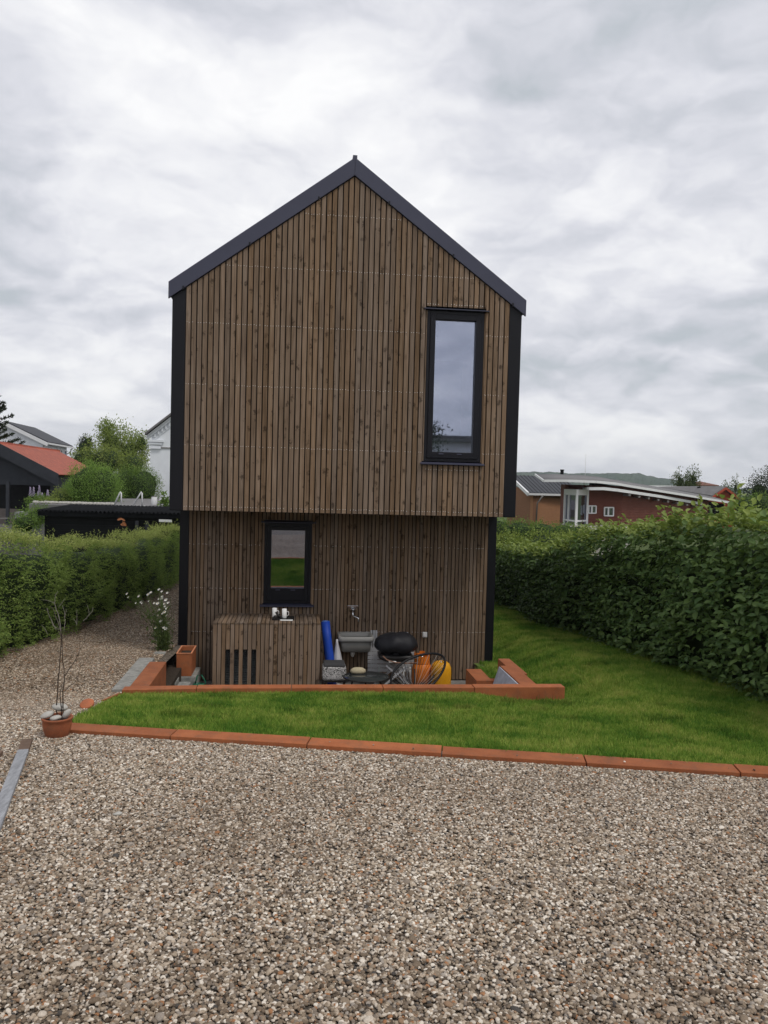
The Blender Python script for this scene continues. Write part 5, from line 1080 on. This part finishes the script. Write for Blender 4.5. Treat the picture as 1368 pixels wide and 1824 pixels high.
for i, (px, y0_, y1_) in enumerate(((54, 868, 884), (60, 868, 884), (70, 865, 882), (68, 876, 886), (85, 873, 884), (75, 878, 886))):
    b0, t0 = V(px, y1_, 29.5), V(px, y0_, 29.5); lp = thing('lupin', ('pale lilac lupin spike, leftmost of the row', 'pale lilac lupin spike, second from the left', 'tallest pale lupin spike before the dark barn', 'small pale lupin spike beside the tallest one', 'short pale lupin spike at the right end of the row', 'short pale lupin spike between the tallest and the right end')[i], 'flower', (b0.x, b0.y, zd), 'lupin spikes'); m = MB()
    for k in range(26): t = k/25; p = b0.lerp(t0, t); r = .05*(1-t*.75); th = k*2.4; m.lathe([(0, -.022), (.022, 0), (0, .022)], (p.x+r*math.cos(th), p.y+r*math.sin(th), p.z), 5)
    m.build('flower_spike', 'lupin', lp); MB().tube([(b0.x, b0.y, zd), tuple(b0)], .012, 5).build('stalk', 'stem', lp)
# barn with red tile roof
bn = thing('red_roofed_barn', 'dark open barn with bright red tiled roof at the left', 'barn', tuple(V(40, 880, 44).xy)+(GL,))
D1, D2 = 38.0, 50.0
ap = V(-4, 793, D1); ev = V(104, 849, D1); rv = V(105, 806, D2)-ap; lv = Vector((2*ap.x-ev.x, 2*ap.y-ev.y, ev.z)); rv.z = 0
def tile_roof(a0, a1, name):                             # a0 ridge, a1 eave, swept along rv: rows and waves as real relief
    n1, n2 = 13, 150; vs = []
    for i in range(n1*2+1):
        s = (i//2+(i % 2))/n1 if i < n1*2 else 1.0; s = min(1, s); lift = .05 if i % 2 == 0 else .0
        for j in range(n2+1): t = j/n2; p = a0.lerp(a1, s)+rv*t; vs.append((p.x, p.y, p.z+lift*(-1 if False else 1)*.6+.018*math.sin(6.283*t*42)))
    w_ = n2+1; fs = [(i*w_+j, i*w_+j+1, (i+1)*w_+j+1, (i+1)*w_+j) for i in range(n1*2) for j in range(n2)]
    return MB().add(vs, fs, True).build(name, 'tile', bn)
up = Vector((0, 0, .12)); fr_ = rv.normalized()*-.35
tile_roof(ap+fr_+up, ev+fr_*1.0+up+(ev-ap)*.03, 'roof'); tile_roof(ap+fr_+up, lv+fr_+up, 'roof')
MB().bar(ap+fr_+up, ap+rv+up, .16, .14).build('ridge_tiles', 'tile', bn)
MB().prism([ap+fr_*1.1+up*1.5, ev+fr_*1.1+(ev-ap)*.03+up*1.5, ev+fr_*1.1+(ev-ap)*.03-Vector((0, 0, .42)), ap+fr_*1.1-Vector((0, 0, .42))], rv.normalized()*.06).build('bargeboard', 'dark_wall', bn)
MB().prism([ap+fr_*1.1+up*1.5, lv+fr_*1.1+up*1.5, lv+fr_*1.1-Vector((0, 0, .42)), ap+fr_*1.1-Vector((0, 0, .42))], rv.normalized()*.06).build('bargeboard', 'dark_wall', bn)
MB().prism([ap-up*.3, ev-Vector((0, 0, .1)), ev-Vector((0, 0, .45)), lv-Vector((0, 0, .45)), lv-Vector((0, 0, .1))], rv.normalized()*.12).build('gable_boarding', 'dark_wall', bn)
ei = ev+(ap-ev)*.05; MB().prism([(ei.x, ei.y, GL), (ei.x+rv.x, ei.y+rv.y, GL), (ei.x+rv.x, ei.y+rv.y, ev.z), (ei.x, ei.y, ev.z)], Vector((-.15, 0, 0))).build('side_wall', 'dark_wall', bn)
for k in range(9): z = GL+.2*k+.1; MB().bar((ei.x+.02, ei.y, z), (ei.x+rv.x+.02, ei.y+rv.y, z), .03, .17).build('board', 'dark_wall', bn)
MB().prism([(ei.x+rv.x*.6, ei.y+rv.y*.6, GL), (lv.x+rv.x*.6, lv.y+rv.y*.6, GL), (lv.x+rv.x*.6, lv.y+rv.y*.6, ap.z-1), (ei.x+rv.x*.6, ei.y+rv.y*.6, ap.z-1)], (0, .1, 0)).build('back_wall', 'blackwood', bn)
MB().box(ei.x-.22, ei.x-.02, ei.y-.02, ei.y+.2, GL, ev.z-.3).build('post', 'dark_wall', bn); q = V(14, 870, D1); MB().box(q.x-.07, q.x+.07, q.y-.07, q.y+.07, GL, ev.z-.3).build('post', 'dark_wall', bn)
q = ei+rv*.30; w = MB(); q1 = ei+rv*.42; zz0, zz1 = GL+1.05, GL+1.75; o_ = Vector((.05, -.02, 0)); p4 = [Vector((q.x, q.y, zz0))+o_, Vector((q1.x, q1.y, zz0))+o_, Vector((q1.x, q1.y, zz1))+o_, Vector((q.x, q.y, zz1))+o_]
for i in range(4): w.bar(p4[i], p4[(i+1) % 4], .08)
w.bar(p4[0].lerp(p4[1], .5), p4[3].lerp(p4[2], .5), .06); wn = w.build('window', 'white', bn); MB().prism(p4, (-.02, 0, 0)).build('pane', 'win', wn)
b0 = V(40, 895, 36); bt = thing('small_trailer', 'pale low trailer standing in front of the open barn', 'trailer', tuple(b0.xy)+(GL,)); m = MB(); m.prism([(b0.x-.35, b0.y, GL+.45), (b0.x+.75, b0.y, GL+.45), (b0.x+.75, b0.y, GL+.72), (b0.x-.35, b0.y, GL+.72)], (0, 1.2, 0)); m.build('body', M('grey_paint', (.25, .25, .25), .6), bt)
for dx in (-.1, .45): MB().tube([(b0.x+dx, b0.y-.03, GL+.25), (b0.x+dx, b0.y-.15, GL+.25)], .24, 16).build('wheel', 'black', bt)
MB().bar((b0.x-.35, b0.y+.6, GL+.42), (b0.x-1.3, b0.y+.6, GL+.38), .06).build('drawbar', 'soff', bt)
b0 = V(6, 893, 37); tag(MB().box(b0.x-1.2, b0.x+.25, b0.y+1.5, b0.y+1.55, GL, GL+.75).build('panel', M('brown_panel', (.14, .12, .11), .8)), 'brown grey panel standing inside the open barn', 'panel')
# white house with dark roof behind the barn
wh = thing('white_house', 'white house with dark grey gable roof behind the red roofed barn', 'house', tuple(V(70, 800, 74).xy)+(GL,))
D1, D2 = 70.0, 79.0
ap = V(11, 753, D1); ev = V(84, 788.5, D1); rv = V(61, 761, D2)-ap; rv.z = 0; lv = Vector((2*ap.x-ev.x, 2*ap.y-ev.y, ev.z))
m = MB(); 
for s_ in (ev, lv): e = (s_-ap)*.04; m.prism([ap+rv*-.03, s_+e+rv*-.03, s_+e+rv*1.04, ap+rv*1.04], (0, 0, .16))
m.build('roof', 'roof_d', wh)
i0 = ev+(ap-ev)*.1; i1 = lv+(ap-lv)*.1
MB().prism([ap, i0, (i0.x, i0.y, GL), (i1.x, i1.y, GL), i1], rv.normalized()*.2).build('gable_wall', 'plaster', wh); MB().prism([(i0.x, i0.y, GL), (i0.x+rv.x, i0.y+rv.y, GL), (i0.x+rv.x, i0.y+rv.y, i0.z-.1), (i0.x, i0.y, i0.z-.1)], (-.2, 0, 0)).build('side_wall', 'plaster', wh)
for s_ in (ev, lv): MB().bar(ap+rv*-.035-Vector((0, 0, .12)), s_+rv*-.035+(s_-ap)*.04-Vector((0, 0, .12)), .1, .3).build('bargeboard', 'white', wh)
MB().bar(ev+(ev-ap)*.05+rv*-.03, ev+(ev-ap)*.05+rv*1.04, .14, .14).build('gutter', 'white', wh)
for t0, t1 in ((.2, .3), (.55, .62), (.68, .75), (.85, .95)):
    a, c = i0+rv*t0, i0+rv*t1; w = MB(); p4 = [Vector((a.x+.05, a.y, i0.z-2.1)), Vector((c.x+.05, c.y, i0.z-2.1)), Vector((c.x+.05, c.y, i0.z-.6)), Vector((a.x+.05, a.y, i0.z-.6))]
    for i in range(4): w.bar(p4[i], p4[(i+1) % 4], .1)
    wn = w.build('window', 'white', wh); MB().prism(p4, (-.03, 0, 0)).build('pane', 'win', wn)
e = ev+(ev-ap)*.05+rv*1.02; MB().tube([e, e+Vector((-.3, 0, -.5)), e+Vector((-.9, 0, -.9)), e+Vector((-.95, 0, -4))], .05, 6).build('downpipe', 'soff', wh)
# white gabled house with dentil cornice
pg = thing('white_gabled_house', 'white plastered house with dentilled gable cornice left behind the timber house', 'house', tuple(V(330, 890, 40).xy)+(GL,))
DD = 38.0; a = V(268, 790, DD); hw = 4.2; zb = zd-.05; r0 = V(262, 776, DD); r1 = V(309, 739, DD); sl = (r1.z-r0.z)/(r1.x-r0.x); apx = a.x+hw; apz = r0.z+sl*(apx-r0.x)
MB().prism([(a.x, a.y, zb), (a.x+2*hw, a.y, zb), (a.x+2*hw, a.y, r0.z), (apx, a.y, apz-.1), (a.x, a.y, r0.z)], (0, .3, 0)).build('gable_wall', 'plaster', pg)
MB().box(a.x, a.x+.25, a.y+.31, a.y+9, zb, r0.z-.1).build('side_wall', 'plaster', pg)
for s_ in (1, -1):
    fx = (lambda x: x) if s_ > 0 else (lambda x: 2*apx-x)
    for o1, h1_, pr in ((0, .09, .14), (-.10, .10, .10), (-.42, .06, .05)):
        MB().prism([(fx(r0.x), a.y-pr, r0.z+o1), (fx(apx), a.y-pr, apz+o1), (fx(apx), a.y-pr, apz+o1-h1_), (fx(r0.x), a.y-pr, r0.z+o1-h1_)], (0, pr+.02, 0)).build('cornice', 'plaster', pg)
    for k in range(24):
        x = r0.x+.18+k*.17; z = r0.z+sl*(x-r0.x)-.24
        if x < apx-.1: MB().box(min(fx(x), fx(x+.075)), max(fx(x), fx(x+.075)), a.y-.10, a.y+.02, z-.12, z+sl*.04).build('dentil', 'plaster', pg)
    MB().prism([(fx(r0.x-.05), a.y-.32, r0.z+.02), (fx(apx), a.y-.32, apz+.04), (fx(apx), a.y+9, apz+.04), (fx(r0.x-.05), a.y+9, r0.z+.02)], (0, 0, .1)).build('roof', 'roof_g', pg)
for k, (w_, z_, h_) in enumerate(((.62, -.30, .1), (.55, -.42, .1), (.5, -.62, .16))): MB().box(a.x-.06-.03*(2-k), a.x+w_, a.y-.16+.03*k, a.y+.02, r0.z+z_, r0.z+z_+h_).build('capital', 'plaster', pg)
MB().box(a.x-.03, a.x+2*hw, a.y-.04, a.y-.001, V(267, 797, DD).z-.03, V(267, 797, DD).z+.03).build('string_course', 'soff', pg); MB().box(a.x-.12, a.x+.16, a.y-.12, a.y+.4, zb, zb+.55).build('plinth', 'plaster', pg)
for i, (px, hh, ww) in enumerate(((274.5, 17, 5.0), (289, 15, 5.2))):
    q = V(px, 900, 27.5); s_ = 27.5/F; t = thing('white_urn', ('tall white lidded pot at the corner of the white gabled house', 'white pot partly hidden by a leafy plant at the white gabled house')[i], 'pot', (q.x, q.y, zd), 'white pots'); MB().lathe([(0, 0), (ww*s_*.8, 0), (ww*s_, .04), (ww*s_*1.05, hh*s_*.5), (ww*s_*.95, hh*s_*.9), (ww*s_*.9, hh*s_*.93), (0, hh*s_*.93)], (q.x, q.y, zd), 20).build('body', 'white', t); MB().lathe([(ww*s_*.98, hh*s_*.94), (ww*s_*.98, hh*s_), (0, hh*s_*1.02)], (q.x, q.y, zd), 20).build('lid', 'soff', t)
# monkey puzzle like conifer at the left edge
mk = thing('spiky_conifer', 'dark spiky conifer with drooping branches at the left picture edge', 'tree', tuple(V(-24, 850, 42).xy)+(GL,), GT)
b0, t0 = V(-24, 860, 42), V(-24, 690, 42); m = MB(); m.tube([(b0.x, b0.y, GL), tuple(b0.lerp(t0, .5)), tuple(t0)], [.28, .2, .05], 8); m.build('trunk', 'twig', mk); r_ = np.random.default_rng(77); lc, lt, ls_ = [], [], []; bm_ = MB()
for k in range(60):
    t = .12+.86*k/60; c = b0.lerp(t0, t); az = r_.uniform(0, 6.283); ln2 = (2.3-1.7*t)*r_.uniform(.8, 1.1); dx, dy = math.cos(az), math.sin(az)
    if k % 3 == 0: dx, dy = abs(math.cos(az*.2)), .35*math.sin(az)
    pts = [c+Vector((dx*ln2*s, dy*ln2*s, ln2*(-.25*s+.42*s*s))) for s in (0, .3, .6, .85, 1)]; bm_.tube(pts, [.05, .035, .028, .02, .008], 5)
    for i in range(len(pts)-1):
        for j in range(26):
            s = r_.random(); p = pts[i].lerp(pts[i+1], s); d = (pts[i+1]-pts[i]).normalized(); lc.append(p); lt.append(d*.7+Vector(r_.normal(0, .6, 3))+Vector((0, 0, .25))); ls_.append(r_.uniform(.12, .22))
bm_.build('branches', 'bushD', mk); tag(link('needles', leaves_mesh('needles', np.array(lc), np.array(lt), r_.normal(0, 1, (len(lc), 3)), np.array(ls_), r_.random(len(lc)), 'bushD', False, .3), mk), kind='stuff')

# ------------------------------------------------------------------ behind the camera: what the tall window mirrors
def mirror(px, py, Y):
    p = P(px, py, Y=.03); d = (p-CAM).normalized(); d.y = -d.y; return p+d*((Y-p.y)/d.y)
q0, q1 = mirror(760, 775, -34), mirror(845, 778, -34); x0, x1 = min(q0.x, q1.x)-6, max(q0.x, q1.x)+7; zt = (q0.z+q1.z)/2
nb = thing('flat_roofed_house', 'pale flat roofed house behind the viewer, mirrored at the bottom of the tall window', 'house', ((x0+x1)/2, -36, -.95))
MB().box(x0, x1, -42, -34, -.95, zt-.35).build('wall', 'plaster', nb); MB().box(x0-.5, x1+.5, -42.5, -33.5, zt-.345, zt).build('roof', 'roof_g', nb)
for k in range(4):
    xa = x0+1+k*(x1-x0-2)/4; wn = MB().box(xa, xa+2.2, -33.99, -33.93, .6, zt-.9).build('window', 'white', nb); MB().box(xa+.12, xa+2.08, -33.92, -33.9, .72, zt-1.02).build('pane', 'win', wn)
q = mirror(781, 757, -29)
blob_foliage('pine_tree', 'dark tree behind the viewer, mirrored in the tall window', 'tree', [((q.x-.9, q.y, q.z-.5), (1.3, 1.2, .7)), ((q.x-1.3, q.y, q.z+.55), (.8, .8, .4)), ((q.x-1.6, q.y, q.z-1.3), (1.6, 1.4, .9))], 2600, .16, 'bushD', 91, base=(q.x-1.2, q.y, -.95), trunk=.2, core=.5, shell=.7, rough=.7)

# ------------------------------------------------------------------ air
hz = bpy.data.materials.new('air'); hz.use_nodes = True; t = hz.node_tree; t.nodes.clear(); mo = N(t, 'ShaderNodeOutputMaterial'); pv = N(t, 'ShaderNodeVolumePrincipled')
pv.inputs['Color'].default_value = (.88, .94, 1, 1); pv.inputs['Density'].default_value = .00022; t.links.new(pv.outputs[0], mo.inputs['Volume'])
tag(MB().box(-2700, 2700, -500, 2600, -4, 90).build('haze', hz), kind='stuff')
